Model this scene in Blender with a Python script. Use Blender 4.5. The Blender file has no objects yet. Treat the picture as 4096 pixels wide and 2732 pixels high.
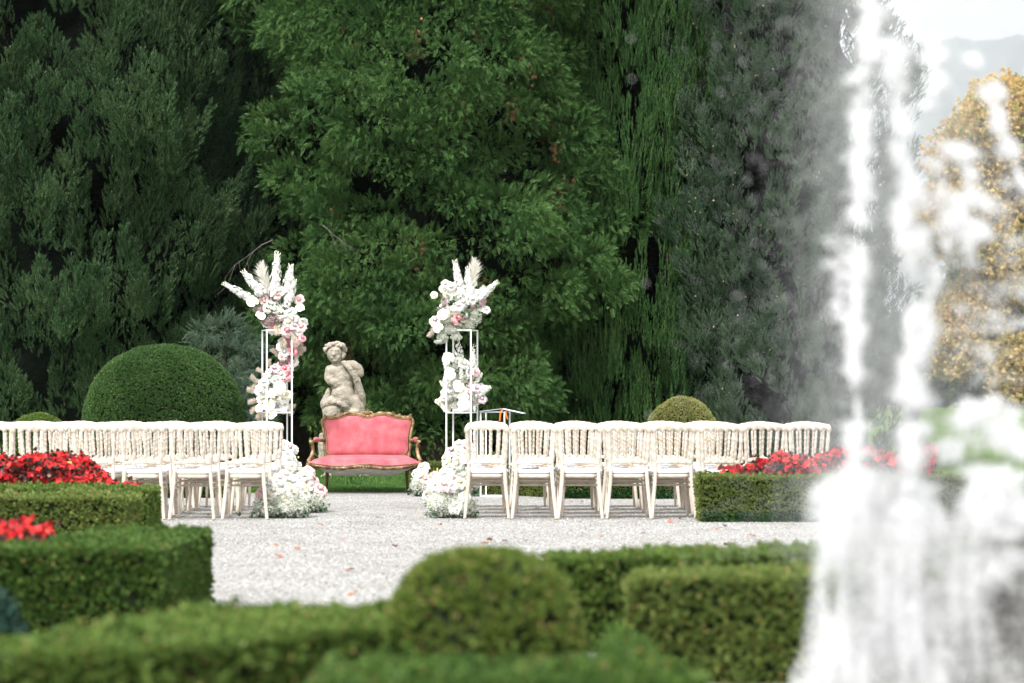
import bpy, math, random
import numpy as np
from mathutils import Vector, Matrix
PI = math.pi
random.seed(7)
RNG = np.random.default_rng(11)
sc = bpy.context.scene
C = sc.collection
F = 9671.0            # focal length in photo pixels (85 mm on a 36 mm sensor)
CAMH, HZ = 1.13, 1612.0

def wx(px, D): return (px - 2048.0) * D / F
def wz(py, D): return CAMH - (py - HZ) * D / F

# ------------------------------------------------------------------ tagging
def tag(o, label=None, cat=None, group=None, kind=None):
    if label: o['label'] = label
    if cat: o['category'] = cat
    if group: o['group'] = group
    if kind: o['kind'] = kind
    return o
def empty(name, loc=(0, 0, 0), rz=0.0):
    o = bpy.data.objects.new(name, None); C.objects.link(o)
    o.empty_display_size = .1
    o.location = loc; o.rotation_euler = (0, 0, rz); return o
def link(name, me, parent=None, loc=None, rot=None, scale=None):
    o = bpy.data.objects.new(name, me); C.objects.link(o)
    if parent: o.parent = parent
    if loc is not None: o.location = loc
    if rot is not None: o.rotation_euler = rot
    if scale is not None: o.scale = scale
    return o
def copy_tree(o, parent=None):
    c = o.copy(); C.objects.link(c); c.parent = parent
    for ch in o.children: copy_tree(ch, c)
    return c

# ------------------------------------------------------------------ materials
def newmat(name):
    m = bpy.data.materials.new(name); m.use_nodes = True
    nt = m.node_tree; nt.nodes.clear()
    out = nt.nodes.new('ShaderNodeOutputMaterial')
    return m, nt, out
def ramp(nt, stops, fac):
    r = nt.nodes.new('ShaderNodeValToRGB')
    e = r.color_ramp.elements
    while len(e) > 1: e.remove(e[-1])
    e[0].position = stops[0][0]; e[0].color = (*stops[0][1], 1)
    for p, c in stops[1:]:
        x = e.new(p); x.color = (*c, 1)
    nt.links.new(fac, r.inputs[0]); return r.outputs[0]
def tc(nt): return nt.nodes.new('ShaderNodeTexCoord').outputs['Object']
def noise(nt, scale, vec=None, detail=4, rough=.55):
    n = nt.nodes.new('ShaderNodeTexNoise')
    n.inputs['Scale'].default_value = scale; n.inputs['Detail'].default_value = detail
    n.inputs['Roughness'].default_value = rough
    nt.links.new(vec if vec is not None else tc(nt), n.inputs['Vector'])
    return n.outputs['Fac']
def mathn(nt, op, a, b):
    n = nt.nodes.new('ShaderNodeMath'); n.operation = op
    for i, v in enumerate((a, b)):
        if isinstance(v, (int, float)): n.inputs[i].default_value = v
        else: nt.links.new(v, n.inputs[i])
    return n.outputs[0]
def bump(nt, h, strength, dist):
    b = nt.nodes.new('ShaderNodeBump'); b.inputs['Strength'].default_value = strength
    b.inputs['Distance'].default_value = dist; nt.links.new(h, b.inputs['Height']); return b.outputs[0]
def pbr(name, stops, scale=8, rough=.6, metal=0, spec=.4, bstr=0, bscale=60, bdist=.01, sheen=0, sss=0):
    m, nt, out = newmat(name)
    p = nt.nodes.new('ShaderNodeBsdfPrincipled')
    if len(stops) == 1: p.inputs['Base Color'].default_value = (*stops[0][1], 1)
    else: nt.links.new(ramp(nt, stops, noise(nt, scale)), p.inputs['Base Color'])
    p.inputs['Roughness'].default_value = rough; p.inputs['Metallic'].default_value = metal
    p.inputs['Specular IOR Level'].default_value = spec
    if sheen:
        p.inputs['Sheen Weight'].default_value = sheen
        p.inputs['Sheen Tint'].default_value = (1, .6, .6, 1)
    if bstr: nt.links.new(bump(nt, noise(nt, bscale), bstr, bdist), p.inputs['Normal'])
    nt.links.new(p.outputs[0], out.inputs[0]); return m
def leafmat(name, dark, mid, light, scale=1.2, trans=.25, isl=.5, rough=.55, extra=None, spec=.25):
    """foliage: low frequency colour drift plus a different tone for every leaf"""
    m, nt, out = newmat(name)
    g = nt.nodes.new('ShaderNodeNewGeometry')
    a = mathn(nt, 'MULTIPLY', g.outputs['Random Per Island'], isl)
    b = mathn(nt, 'MULTIPLY', noise(nt, scale, detail=3), 1.5 * (1 - isl))
    s = mathn(nt, 'SUBTRACT', mathn(nt, 'ADD', a, b), .25 * (1 - isl))
    st = [(.08, dark), (.5, mid), (.92, light)]
    col = ramp(nt, st, s)
    if extra:   # a few leaves of another colour
        gt = mathn(nt, 'GREATER_THAN', g.outputs['Random Per Island'], 1 - extra[0])
        mx = nt.nodes.new('ShaderNodeMix'); mx.data_type = 'RGBA'
        nt.links.new(gt, mx.inputs[0]); nt.links.new(col, mx.inputs[6]); mx.inputs[7].default_value = (*extra[1], 1)
        col = mx.outputs[2]
    p = nt.nodes.new('ShaderNodeBsdfPrincipled'); nt.links.new(col, p.inputs['Base Color'])
    p.inputs['Roughness'].default_value = rough; p.inputs['Specular IOR Level'].default_value = spec
    t = nt.nodes.new('ShaderNodeBsdfTranslucent'); nt.links.new(col, t.inputs[0])
    mx = nt.nodes.new('ShaderNodeMixShader'); mx.inputs[0].default_value = trans
    nt.links.new(p.outputs[0], mx.inputs[1]); nt.links.new(t.outputs[0], mx.inputs[2])
    nt.links.new(mx.outputs[0], out.inputs[0]); return m

# ------------------------------------------------------------------ mesh building
def mesh_np(name, V, Fc, mats=(), smooth=False, midx=None):
    me = bpy.data.meshes.new(name)
    V = np.ascontiguousarray(V, np.float32); Fc = np.ascontiguousarray(Fc, np.int32)
    m, k = Fc.shape
    me.vertices.add(len(V)); me.vertices.foreach_set('co', V.ravel())
    me.loops.add(m * k); me.loops.foreach_set('vertex_index', Fc.ravel())
    me.polygons.add(m)
    me.polygons.foreach_set('loop_start', np.arange(0, m * k, k, dtype=np.int32))
    me.polygons.foreach_set('use_smooth', np.full(m, smooth, dtype=bool))
    if midx is not None: me.polygons.foreach_set('material_index', np.ascontiguousarray(midx, np.int32))
    for x in mats: me.materials.append(x)
    me.update(calc_edges=True); return me
class MB:
    def __init__(s): s.v = []; s.f = []
    def add(s, V, Fs):
        n = len(s.v); s.v += [tuple(map(float, p)) for p in V]; s.f += [tuple(n + i for i in f) for f in Fs]; return s
    def box(s, a, b):
        x0, y0, z0 = a; x1, y1, z1 = b
        return s.add([(x0,y0,z0),(x1,y0,z0),(x1,y1,z0),(x0,y1,z0),(x0,y0,z1),(x1,y0,z1),(x1,y1,z1),(x0,y1,z1)],
              [(0,3,2,1),(4,5,6,7),(0,1,5,4),(1,2,6,5),(2,3,7,6),(3,0,4,7)])
    def tube(s, pts, rad, n=8, closed=False, flat=1.0):
        pts = [Vector(p) for p in pts]
        if isinstance(rad, (int, float)): rad = [rad] * len(pts)
        V = []; m = len(pts); up = Vector((0, 0, 1)); prev = None
        for i, p in enumerate(pts):
            a = pts[(i - 1) % m] if (closed or i > 0) else p
            b = pts[(i + 1) % m] if (closed or i < m - 1) else p
            t = (b - a).normalized()
            if prev is None:
                x = t.cross(Vector((0, 1, 0)) if abs(t.y) < .9 else Vector((1, 0, 0))).normalized()
            else:
                x = (prev - t * prev.dot(t)).normalized()
            prev = x; y = t.cross(x)
            for k in range(n):
                an = 2 * PI * k / n
                V.append(p + x * (math.cos(an) * rad[i]) + y * (math.sin(an) * rad[i] * flat))
        Fs = []
        for i in range(m if closed else m - 1):
            j = (i + 1) % m
            for k in range(n):
                k2 = (k + 1) % n
                Fs.append((i*n+k, i*n+k2, j*n+k2, j*n+k))
        if not closed:
            Fs.append(tuple(range(n - 1, -1, -1))); Fs.append(tuple((m-1)*n + k for k in range(n)))
        return s.add(V, Fs)
    def ball(s, c, r, nu=8, nv=5, sq=None):
        if isinstance(r, (int, float)): r = (r, r, r)
        V = [(c[0], c[1], c[2] - r[2])]; Fs = []
        for j in range(1, nv):
            ph = PI * j / nv
            for k in range(nu):
                th = 2 * PI * k / nu
                V.append((c[0] + r[0]*math.sin(ph)*math.cos(th), c[1] + r[1]*math.sin(ph)*math.sin(th), c[2] - r[2]*math.cos(ph)))
        V.append((c[0], c[1], c[2] + r[2])); T = len(V) - 1
        for k in range(nu):
            k2 = (k + 1) % nu
            Fs.append((0, 1 + k2, 1 + k)); Fs.append((T, 1 + (nv-2)*nu + k, 1 + (nv-2)*nu + k2))
            for j in range(nv - 2):
                Fs.append((1 + j*nu + k, 1 + j*nu + k2, 1 + (j+1)*nu + k2, 1 + (j+1)*nu + k))
        return s.add(V, Fs)
    def mesh(s, name, mat, smooth=True):
        me = bpy.data.meshes.new(name); me.from_pydata(s.v, [], s.f)
        if smooth: me.polygons.foreach_set('use_smooth', [True] * len(me.polygons))
        me.materials.append(mat); me.update(); return me
    def build(s, name, mat, parent=None, smooth=True, **kw):
        return link(name, s.mesh(name, mat, smooth), parent, **kw)
def crom(pts, n=6, closed=False):
    P = [Vector(p) for p in pts]; out = []; m = len(P)
    for i in range(m if closed else m - 1):
        p0 = P[(i-1) % m] if (closed or i > 0) else P[i]; p1 = P[i]; p2 = P[(i+1) % m]
        p3 = P[(i+2) % m] if (closed or i < m - 2) else p2
        for k in range(n):
            t = k / n
            out.append(.5*((2*p1) + (-p0+p2)*t + (2*p0-5*p1+4*p2-p3)*t*t + (-p0+3*p1-3*p2+p3)*t**3))
    if not closed: out.append(P[-1])
    return out

def frames(d, roll=None):
    d = d / np.linalg.norm(d, axis=1, keepdims=True)
    a = np.where(np.abs(d[:, 2:3]) < .9, np.array([[0, 0, 1.]]), np.array([[1., 0, 0]]))
    x = np.cross(a, d); x /= np.linalg.norm(x, axis=1, keepdims=True)
    y = np.cross(d, x)
    if roll is None: roll = RNG.uniform(0, 2*PI, len(d))
    c, s = np.cos(roll)[:, None], np.sin(roll)[:, None]
    return np.stack([x*c + y*s, -x*s + y*c, d], axis=2)
def scatter(tv, tf, P, R, S):
    tv = np.asarray(tv, float); tf = np.asarray(tf, int)
    S = np.broadcast_to(np.asarray(S, float).reshape(-1, 1, 1), (len(P), 1, 1))
    V = np.einsum('nij,kj->nki', R, tv) * S + P[:, None, :]
    Fc = tf[None] + (np.arange(len(P)) * len(tv))[:, None, None]
    return V.reshape(-1, 3), Fc.reshape(-1, tf.shape[1])
def blades(n, spread, w, fan=False, seed=1, lmin=.6, mid=.5, droop=0, base=0.0):
    """template of n pointed leaves along +z, spread in a cone (or flat fan in the xz plane)"""
    r = random.Random(seed); V = []; Fs = []
    for i in range(n):
        L = r.uniform(lmin, 1)
        if fan:
            a = spread * (2*i/(n-1) - 1); d = Vector((math.sin(a), r.uniform(-.2, .2), math.cos(a))).normalized()
            L *= 1 - .35 * abs(a) / spread
        else:
            a = r.uniform(.15, 1) * spread; q = 2*PI*(i + r.random()*.6)/n
            d = Vector((math.sin(a)*math.cos(q), math.sin(a)*math.sin(q), math.cos(a)))
        sd = d.cross(Vector((r.uniform(-1,1), r.uniform(-1,1), r.uniform(-1,1)))).normalized()
        if fan: sd = (sd * .5 + Vector((math.cos(a), 0, -math.sin(a)))).normalized()
        o = Vector((0, 0, base * r.random()))
        k = len(V); nn = d.cross(sd)
        V += [o, o + d*L*mid + sd*w*L + nn*.03, o + d*L + nn*droop*L, o + d*L*mid - sd*w*L + nn*.03]
        Fs.append((k, k+1, k+2, k+3))
    return [tuple(v) for v in V], Fs

# ------------------------------------------------------------------ material library
M = {}
M['chair'] = pbr('cream limewash', [(.3, (.53,.44,.35)), (.5, (.65,.58,.49)), (.75, (.74,.69,.62))], 14, .5, spec=.3, bstr=.15, bscale=90, bdist=.002)
def vary(m, lo):
    nt = m.node_tree; p = next(n for n in nt.nodes if n.type == 'BSDF_PRINCIPLED'); l = p.inputs['Base Color'].links[0]; src = l.from_socket
    oi = nt.nodes.new('ShaderNodeObjectInfo'); mr = nt.nodes.new('ShaderNodeMapRange'); mr.inputs['To Min'].default_value = lo; mr.inputs['To Max'].default_value = 1.04
    nt.links.new(oi.outputs['Random'], mr.inputs['Value']); h = nt.nodes.new('ShaderNodeHueSaturation'); nt.links.new(mr.outputs[0], h.inputs['Value'])
    nt.links.new(src, h.inputs['Color']); nt.links.new(h.outputs[0], p.inputs['Base Color'])
vary(M['chair'], .80)
M['cushion'] = pbr('white canvas', [(.3, (.84,.84,.85)), (.7, (.88,.88,.88))], 20, .8)
M['tan'] = pbr('pale bamboo', [(.3, (.62,.42,.24)), (.7, (.74,.56,.36))], 40, .6)
M['navy'] = pbr('navy paper', [(.4, (.02,.03,.09)), (.7, (.04,.05,.14))], 30, .6)
M['metal'] = pbr('white painted steel', [(.4, (.80,.80,.80)), (.7, (.86,.86,.86))], 10, .35)
M['gold'] = pbr('worn giltwood', [(.32, (.10,.04,.02)), (.45, (.17,.085,.04)), (.55, (.29,.18,.08)), (.7, (.44,.32,.17))], 16, .42, metal=.25, spec=.5, bstr=.5, bscale=70, bdist=.006)
M['wood'] = pbr('dark walnut', [(.3, (.05,.02,.01)), (.6, (.14,.06,.03)), (.8, (.30,.16,.06))], 12, .45)
M['velvet'] = pbr('coral velvet', [(.3, (.36,.075,.09)), (.5, (.44,.11,.13)), (.72, (.53,.17,.18))], 7, .85, spec=.1, bstr=.25, bscale=220, bdist=.002, sheen=.15)
M['lining'] = pbr('grey lining', [(.4, (.36,.35,.32)), (.7, (.45,.44,.40))], 10, .9)
M['nail'] = pbr('brass nails', [(.4, (.16,.08,.04)), (.6, (.42,.26,.12))], 120, .4, metal=.5)
M['petal_white'] = pbr('white petals', [(.3, (.76,.75,.69)), (.7, (.82,.82,.78))], 30, .6, spec=.2)
M['petal_cream'] = pbr('cream petals', [(.3, (.84,.78,.58)), (.7, (.88,.85,.72))], 30, .6, spec=.2)
M['petal_blush'] = pbr('blush petals', [(.3, (.76,.50,.49)), (.7, (.80,.63,.61))], 30, .6, spec=.2)
M['petal_pink'] = pbr('pink petals', [(.3, (.78,.26,.30)), (.7, (.84,.45,.46))], 30, .6, spec=.2)
M['petal_mauve'] = pbr('mauve petals', [(.3, (.66,.50,.55)), (.7, (.78,.66,.70))], 30, .6, spec=.2)
M['anthurium'] = pbr('ivory anthurium', [(.3, (.82,.82,.62)), (.7, (.88,.88,.74))], 12, .3, spec=.5)
M['yellow'] = pbr('yellow buds', [(.4, (.75,.60,.10)), (.7, (.82,.72,.25))], 30, .6)
M['pampas'] = leafmat('pampas plume', (.60,.50,.40), (.74,.66,.56), (.84,.79,.71), 6, .35, .6, .8)
M['pampas_white'] = leafmat('white pampas plume', (.78,.74,.66), (.84,.81,.75), (.88,.87,.83), 6, .35, .6, .8)
M['greens'] = leafmat('arrangement leaves', (.02,.06,.04), (.05,.13,.06), (.12,.24,.08), 9, .2, .6)
M['stem'] = pbr('green stems', [(.4, (.10,.20,.05)), (.7, (.20,.30,.10))], 30, .6)
M['breath'] = leafmat('tiny white blossoms', (.60,.62,.52), (.82,.82,.76), (.88,.88,.86), 12, .25, .7, .7, extra=(.16, (.20,.30,.10)))
M['breath_mauve'] = leafmat('tiny mauve blossoms', (.36,.24,.24), (.60,.46,.46), (.74,.62,.62), 12, .25, .7, .7)
M['stone'] = pbr('weathered limestone', [(.28, (.20,.17,.135)), (.42, (.31,.27,.22)), (.6, (.40,.355,.29)), (.8, (.47,.43,.36))], 14, .9, spec=.15, bstr=.7, bscale=70, bdist=.010)
M['ribbon'] = pbr('orange ribbon', [(.5, (.85,.16,.02))], 8, .5)
M['paper'] = pbr('paper', [(.4, (.74,.75,.80)), (.7, (.80,.80,.84))], 8, .6)
M['twig'] = pbr('grey dead wood', [(.3, (.07,.055,.05)), (.7, (.16,.135,.12))], 20, .9)
M['bark'] = pbr('fibrous bark', [(.3, (.05,.03,.025)), (.7, (.14,.09,.07))], 9, .95, bstr=.8, bscale=14, bdist=.05)
M['fallen'] = pbr('rust leaf', [(.3, (.30,.09,.04)), (.7, (.48,.18,.09))], 30, .8)
M['soil'] = pbr('dark soil', [(.3, (.02,.014,.01)), (.7, (.05,.035,.025))], 10, .95)
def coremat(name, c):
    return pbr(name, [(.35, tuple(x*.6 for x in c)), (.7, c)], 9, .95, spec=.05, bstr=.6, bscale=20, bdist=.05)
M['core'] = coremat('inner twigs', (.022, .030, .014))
M['core_shade'] = coremat('crown core shade', (.006, .009, .006))  # near black, so the crown gaps carry their shade as colour

# ------------------------------------------------------------------ world, light, camera
w = bpy.data.worlds.new("World"); sc.world = w; w.use_nodes = True
nt = w.node_tree; nt.nodes.clear()
SUN_EL, SUN_AZ = math.radians(52), math.radians(208)     # azimuth clockwise from +Y
sky = nt.nodes.new('ShaderNodeTexSky'); sky.sky_type = 'NISHITA'; sky.sun_disc = False
sky.sun_elevation = SUN_EL; sky.sun_rotation = SUN_AZ
sky.air_density = 1.0; sky.dust_density = 1.6; sky.ozone_density = 1.0
hs = nt.nodes.new('ShaderNodeHueSaturation'); hs.inputs['Saturation'].default_value = .22
bg = nt.nodes.new('ShaderNodeBackground'); bg.inputs['Strength'].default_value = .072
wo = nt.nodes.new('ShaderNodeOutputWorld')
nt.links.new(sky.outputs[0], hs.inputs['Color']); cl = nt.nodes.new('ShaderNodeMix'); cl.data_type = 'RGBA'; cl.inputs[0].default_value = .6      # bright even cloud cover
cl.inputs[7].default_value = (13.0, 13.2, 13.5, 1); nt.links.new(hs.outputs[0], cl.inputs[6]); nt.links.new(cl.outputs[2], bg.inputs[0]); nt.links.new(bg.outputs[0], wo.inputs[0])
sl = bpy.data.lights.new('sun', 'SUN'); sl.energy = 2.3; sl.angle = math.radians(11); sl.color = (1, .98, .955)
so = bpy.data.objects.new('sun', sl); C.objects.link(so)
sd = Vector((math.sin(SUN_AZ)*math.cos(SUN_EL), math.cos(SUN_AZ)*math.cos(SUN_EL), math.sin(SUN_EL)))
so.rotation_euler = sd.to_track_quat('Z', 'Y').to_euler(); so.location = (0, -5, 30)
cd = bpy.data.cameras.new('camera'); cam = bpy.data.objects.new('camera', cd); C.objects.link(cam)
cam.location = (0, 0, CAMH); cam.rotation_euler = (PI/2, 0, 0)
cd.sensor_width = 36; cd.lens = 85; cd.shift_y = (HZ - 1366) / 4096
cd.clip_start = .1; cd.clip_end = 30000
cd.dof.use_dof = True; cd.dof.focus_distance = 31; cd.dof.aperture_fstop = 2.2
sc.camera = cam
sc.view_settings.view_transform = 'Standard'; sc.view_settings.look = 'None'
sc.view_settings.gamma = 1; sc.view_settings.exposure = 1.32
sc.render.engine = 'CYCLES'
sc.cycles.max_bounces = 7; sc.cycles.diffuse_bounces = 3; sc.cycles.transparent_max_bounces = 8

# ------------------------------------------------------------------ ground
def lawn_h(x, y):
    t = np.clip((y - 46) / 24, 0, 1); t = t*t*(3-2*t)
    far = np.clip((y - 75) / 400, 0, 1)
    return t * (1.02 - .012 * np.clip(x - 9, -20, 20)) * (1 - .0*far) + .02*np.sin(x*.7)*t
def grid_mesh(name, xs, ys, zf, mat):
    X, Y = np.meshgrid(xs, ys); Z = zf(X, Y)
    V = np.stack([X, Y, Z], -1).reshape(-1, 3); nx = len(xs)
    i = np.arange(len(ys)-1)[:, None]*nx + np.arange(nx-1)[None]
    Fc = np.stack([i, i+1, i+nx+1, i+nx], -1).reshape(-1, 4)
    return mesh_np(name, V, Fc, [mat], True)
gm, nt, out = newmat('lawn grass')
p = nt.nodes.new('ShaderNodeBsdfPrincipled'); p.inputs['Roughness'].default_value = .9; p.inputs['Specular IOR Level'].default_value = .1
nt.links.new(ramp(nt, [(.3, (.050,.105,.022)), (.5, (.115,.20,.040)), (.7, (.20,.29,.07))], noise(nt, 3.5, detail=8, rough=.7)), p.inputs[0])
nt.links.new(bump(nt, noise(nt, 60), .8, .05), p.inputs['Normal']); nt.links.new(p.outputs[0], out.inputs[0])
xs = np.concatenate([np.linspace(-9000, -80, 12), np.linspace(-60, 60, 61), np.linspace(80, 13600, 12)])
ys = np.concatenate([[-60, -20, 0, 10], np.linspace(20, 90, 60), np.array([110, 150, 250, 500, 1000, 2000, 4400, 9000, 22000])])
link('ground', grid_mesh('ground', xs, ys, lawn_h, gm))['kind'] = 'structure'

gv, nt, out = newmat('pale gravel')
p = nt.nodes.new('ShaderNodeBsdfPrincipled'); p.inputs['Roughness'].default_value = .85; p.inputs['Specular IOR Level'].default_value = .2
vo = nt.nodes.new('ShaderNodeTexVoronoi'); vo.inputs['Scale'].default_value = 72; nt.links.new(tc(nt), vo.inputs['Vector'])
sx = nt.nodes.new('ShaderNodeSeparateColor'); nt.links.new(vo.outputs['Color'], sx.inputs[0])
c1 = ramp(nt, [(0, (.15,.145,.135)), (.25, (.28,.275,.26)), (.6, (.42,.415,.40)), (.85, (.48,.455,.42)), (1, (.62,.61,.60))], sx.outputs[0])
c2 = ramp(nt, [(.3, (.78,.76,.74)), (.65, (1,1,1))], noise(nt, 1.3, detail=6))
mx = nt.nodes.new('ShaderNodeMix'); mx.data_type = 'RGBA'; mx.blend_type = 'MULTIPLY'; mx.inputs[0].default_value = 1
nt.links.new(c1, mx.inputs[6]); nt.links.new(c2, mx.inputs[7]); nt.links.new(mx.outputs[2], p.inputs[0])
nt.links.new(bump(nt, mathn(nt, 'MULTIPLY', vo.outputs['Distance'], -1.0), 1.0, .012), p.inputs['Normal'])
nt.links.new(p.outputs[0], out.inputs[0])
# irregular outline against the lawn
edge = []
def wob(a, b, n, amp):
    for i in range(n):
        t = i / n
        edge.append((a[0]+(b[0]-a[0])*t + random.uniform(-amp, amp), a[1]+(b[1]-a[1])*t + random.uniform(-amp, amp)))
wob((-14, -3), (9, -3), 3, 0); wob((9, -3), (9, 28.5), 4, 0); wob((9, 28.5), (1, 28.6), 30, .03); wob((1, 28.6), (-.9, 30.5), 20, .03)
wob((-.9, 30.5), (-2.9, 30.55), 60, .03); wob((-2.9, 30.55), (-3.6, 29.3), 10, .03); wob((-3.6, 29.3), (-14, 29.1), 30, .03)
mb = MB(); mb.add([(x, y, .006) for x, y in edge], [tuple(range(len(edge)))])
mb.build('gravel_path', gv, smooth=False)['kind'] = 'structure'
# loose stones standing proud of the path
n = 46000
y = RNG.uniform(8.5, 30.4, n) ; y = np.where(RNG.random(n) < .5, RNG.uniform(10, 24, n), y)
x = RNG.uniform(-.23, .23, n) * y
ok = ~((x < -3.0) & (y > 28.9)) & ~((x > .8) & (y > 28.3)) & ~((y > 28.6) & (x > -.9))
x, y = x[ok], y[ok]; n = len(x)
tv = [(1,0,0),(-.9,.1,0),(.1,.8,0),(0,-.9,.1),(0,.1,.55),(0,0,-.5)]
tf = [(0,2,4),(2,1,4),(1,3,4),(3,0,4),(2,0,5),(1,2,5),(3,1,5),(0,3,5)]
P = np.stack([x, y, np.full(n, .008)], 1)
d = np.stack([RNG.normal(0, .3, n), RNG.normal(0, .3, n), np.ones(n)], 1)
V, Fc = scatter(tv, tf, P, frames(d), RNG.uniform(.004, .010, n))
gs = leafmat('loose stones', (.15,.15,.145), (.40,.40,.385), (.66,.66,.65), 2, 0, .9, .85)
tag(link('gravel_stones', mesh_np('gravel_stones', V, Fc, [gs])), 'loose pale gravel stones covering the path', None, None, 'stuff')

# short grass tufts along the lawn edge and around the statue plinth
n = 30000
gx = RNG.uniform(-4.2, .3, n); gy = 30.35 + RNG.uniform(0, 1, n)**1.6 * 9
ok = gy > 30.55 + .0*gx; ok &= (gx < -.9) | (gy > 30.6 - (gx+.9)*1.0)
gx, gy = gx[ok], gy[ok]; n = len(gx)
tv, tf = blades(5, .7, .09, seed=3)
hgt = RNG.uniform(.03, .06, n)
near = np.exp(-(((gx + 2.3)/.75)**2 + ((gy - 33.9)/.9)**2)); hgt = hgt + near * RNG.uniform(0, .16, n)
V, Fc = scatter(tv, tf, np.stack([gx, gy, np.zeros(n)], 1), frames(np.stack([RNG.normal(0,.25,n), RNG.normal(0,.25,n), np.ones(n)], 1)), hgt)
grassm = leafmat('grass blades', (.035,.09,.02), (.08,.19,.04), (.20,.30,.08), 2, .35, .6)
tag(link('grass', mesh_np('grass', V, Fc, [grassm])), 'green grass growing behind the sofa and round the statue plinth', None, None, 'stuff')

# ------------------------------------------------------------------ clipped hedges and domes
box_t = blades(6, 1.0, .30, seed=5, lmin=.7, mid=.55)
def lownoise(P, f, seed):
    r = np.random.default_rng(seed); out = np.zeros(len(P))
    for k in range(6):
        v = r.normal(0, f*(1+.4*k), 3); out += np.sin(P @ v + r.uniform(0, 6.28)) / (1+.5*k)
    return out / 2.6
def hedge(name, poly, h, mat, label, cat='hedge', dens=2400, size=.034, z0=0.0, group=None, ivy=None, base_brown=False):
    """poly: counter-clockwise footprint; core prism + leaf clusters on the top and the sides"""
    root = empty(name, (poly[0][0], poly[0][1], 0)); tag(root, label, cat, group); dens *= 1.55; size *= .80
    ox, oy = poly[0]
    A = np.array(poly, float); nA = len(A); ins = .03
    cen = A.mean(0)
    mb = MB()
    inner = []
    for i in range(nA):
        p0, p1, p2 = A[i-1], A[i], A[(i+1) % nA]
        e1 = (p1-p0)/np.linalg.norm(p1-p0); e2 = (p2-p1)/np.linalg.norm(p2-p1)
        n1 = np.array([-e1[1], e1[0]]); n2 = np.array([-e2[1], e2[0]]); b = n1+n2; b /= max(.4, (b@b)/2)
        inner.append(p1 + b*ins*1.0)
    V = [(q[0]-ox, q[1]-oy, z) for z in (0, h-.045) for q in inner]
    V += [((q[0]*.97+p[0]*.0+cen[0]*.03)-ox, (q[1]*.97+cen[1]*.03)-oy, h-.03) for q, p in zip(inner, A)]
    Fs = [(i, (i+1) % nA, nA+(i+1) % nA, nA+i) for i in range(nA)]
    Fs += [(nA+i, nA+(i+1) % nA, 2*nA+(i+1) % nA, 2*nA+i) for i in range(nA)] + [tuple(range(2*nA, 3*nA))]
    mb.add(V, Fs); mb.build('inner_twigs', M['core'], root, smooth=False)
    P = []; N = []
    for i in range(nA):
        a, b = A[i], A[(i+1) % nA]; L = np.linalg.norm(b-a); n = int(L*h*dens)
        if n < 1: continue
        t = RNG.random(n); z = RNG.random(n)**.9 * h
        q = a + (b-a)*t[:, None]; nn = np.array([(b-a)[1], -(b-a)[0]])/L
        P.append(np.column_stack([q, z])); N.append(np.tile([nn[0], nn[1], .15], (n, 1)))
    lo, hi = A.min(0), A.max(0); n = int((hi-lo).prod()*dens)
    q = RNG.uniform(lo, hi, (n, 2)); ins_ = np.zeros(n, bool)
    for i in range(nA):
        a, b = A[i-1], A[i]
        c = ((a[1] > q[:, 1]) != (b[1] > q[:, 1]))
        with np.errstate(all='ignore'):
            xx = (b[0]-a[0])*(q[:, 1]-a[1])/(b[1]-a[1]+1e-12)+a[0]
        ins_ ^= c & (q[:, 0] < xx)
    q = q[ins_]; P.append(np.column_stack([q, np.full(len(q), h)])); N.append(np.tile([0, 0, 1.], (len(q), 1)))
    P = np.concatenate(P); N = np.concatenate(N)
    ln = lownoise(P, 4, len(P)) * .018 + lownoise(P, 16, 3) * .010
    P = P + N * (ln + RNG.normal(0, .006, len(P)) - .012)[:, None]
    d = N + RNG.normal(0, .45, P.shape) + np.array([0, 0, .35]); sz_ = RNG.uniform(.7, 1.3, len(P)) * size
    st = RNG.random(len(P)) < .035; P[st] += N[st]*RNG.uniform(.008, .03, (st.sum(), 1)); sz_[st] *= 1.35      # stray shoots
    V, Fc = scatter(*box_t, P - np.array([ox, oy, 0]), frames(d), sz_)
    link('foliage', mesh_np('foliage', V, Fc, [mat]), root)
    if ivy:
        n = int(ivy[1]); s0, s1 = np.array(ivy[0][0]), np.array(ivy[0][1]); t = RNG.random(n)
        q = s0 + (s1-s0)*t[:, None]; z = RNG.random(n)**1.5*ivy[2]
        P = np.column_stack([q[:, 0]+RNG.normal(0, .012, n)-ox, q[:, 1]-.04-RNG.random(n)*.05-oy, z])
        tv, tf = blades(5, 1.3, .42, seed=9, lmin=.8)
        V, Fc = scatter(tv, tf, P, frames(np.column_stack([RNG.normal(0,.4,n), -np.ones(n), RNG.normal(.2,.4,n)])), RNG.uniform(.02, .042, n))
        link('ivy', mesh_np('ivy', V, Fc, [M['ivy']]), root)
    return root
M['ivy'] = leafmat('ivy leaves', (.012,.05,.018), (.03,.10,.03), (.06,.18,.05), 5, .15, .6, .35, spec=.5)
HB = leafmat('boxwood deep', (.028,.064,.012), (.068,.135,.024), (.150,.235,.050), 3.5, .22, .55, extra=(.04, (.22,.18,.05)))
HM = leafmat('boxwood mid', (.045,.090,.016), (.110,.185,.034), (.220,.290,.070), 3.5, .22, .5, extra=(.05, (.26,.22,.07)))
HL = leafmat('boxwood yellowing', (.062,.105,.022), (.145,.205,.045), (.265,.315,.090), 4.5, .22, .55, extra=(.07, (.34,.26,.09)))
def rect(x0, x1, y0, y1): return [(x0, y0), (x1, y0), (x1, y1), (x0, y1)]
hedge('box_hedge', rect(-4.9, -2.95, 19.55, 20.3), .43, HM, 'low clipped box hedge in front of the left bed of red begonias')
hedge('box_hedge', rect(-4.6, -2.84, 17.75, 18.5), .43, HL, 'pale green box hedge between the two left beds of red flowers', dens=2200)
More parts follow.
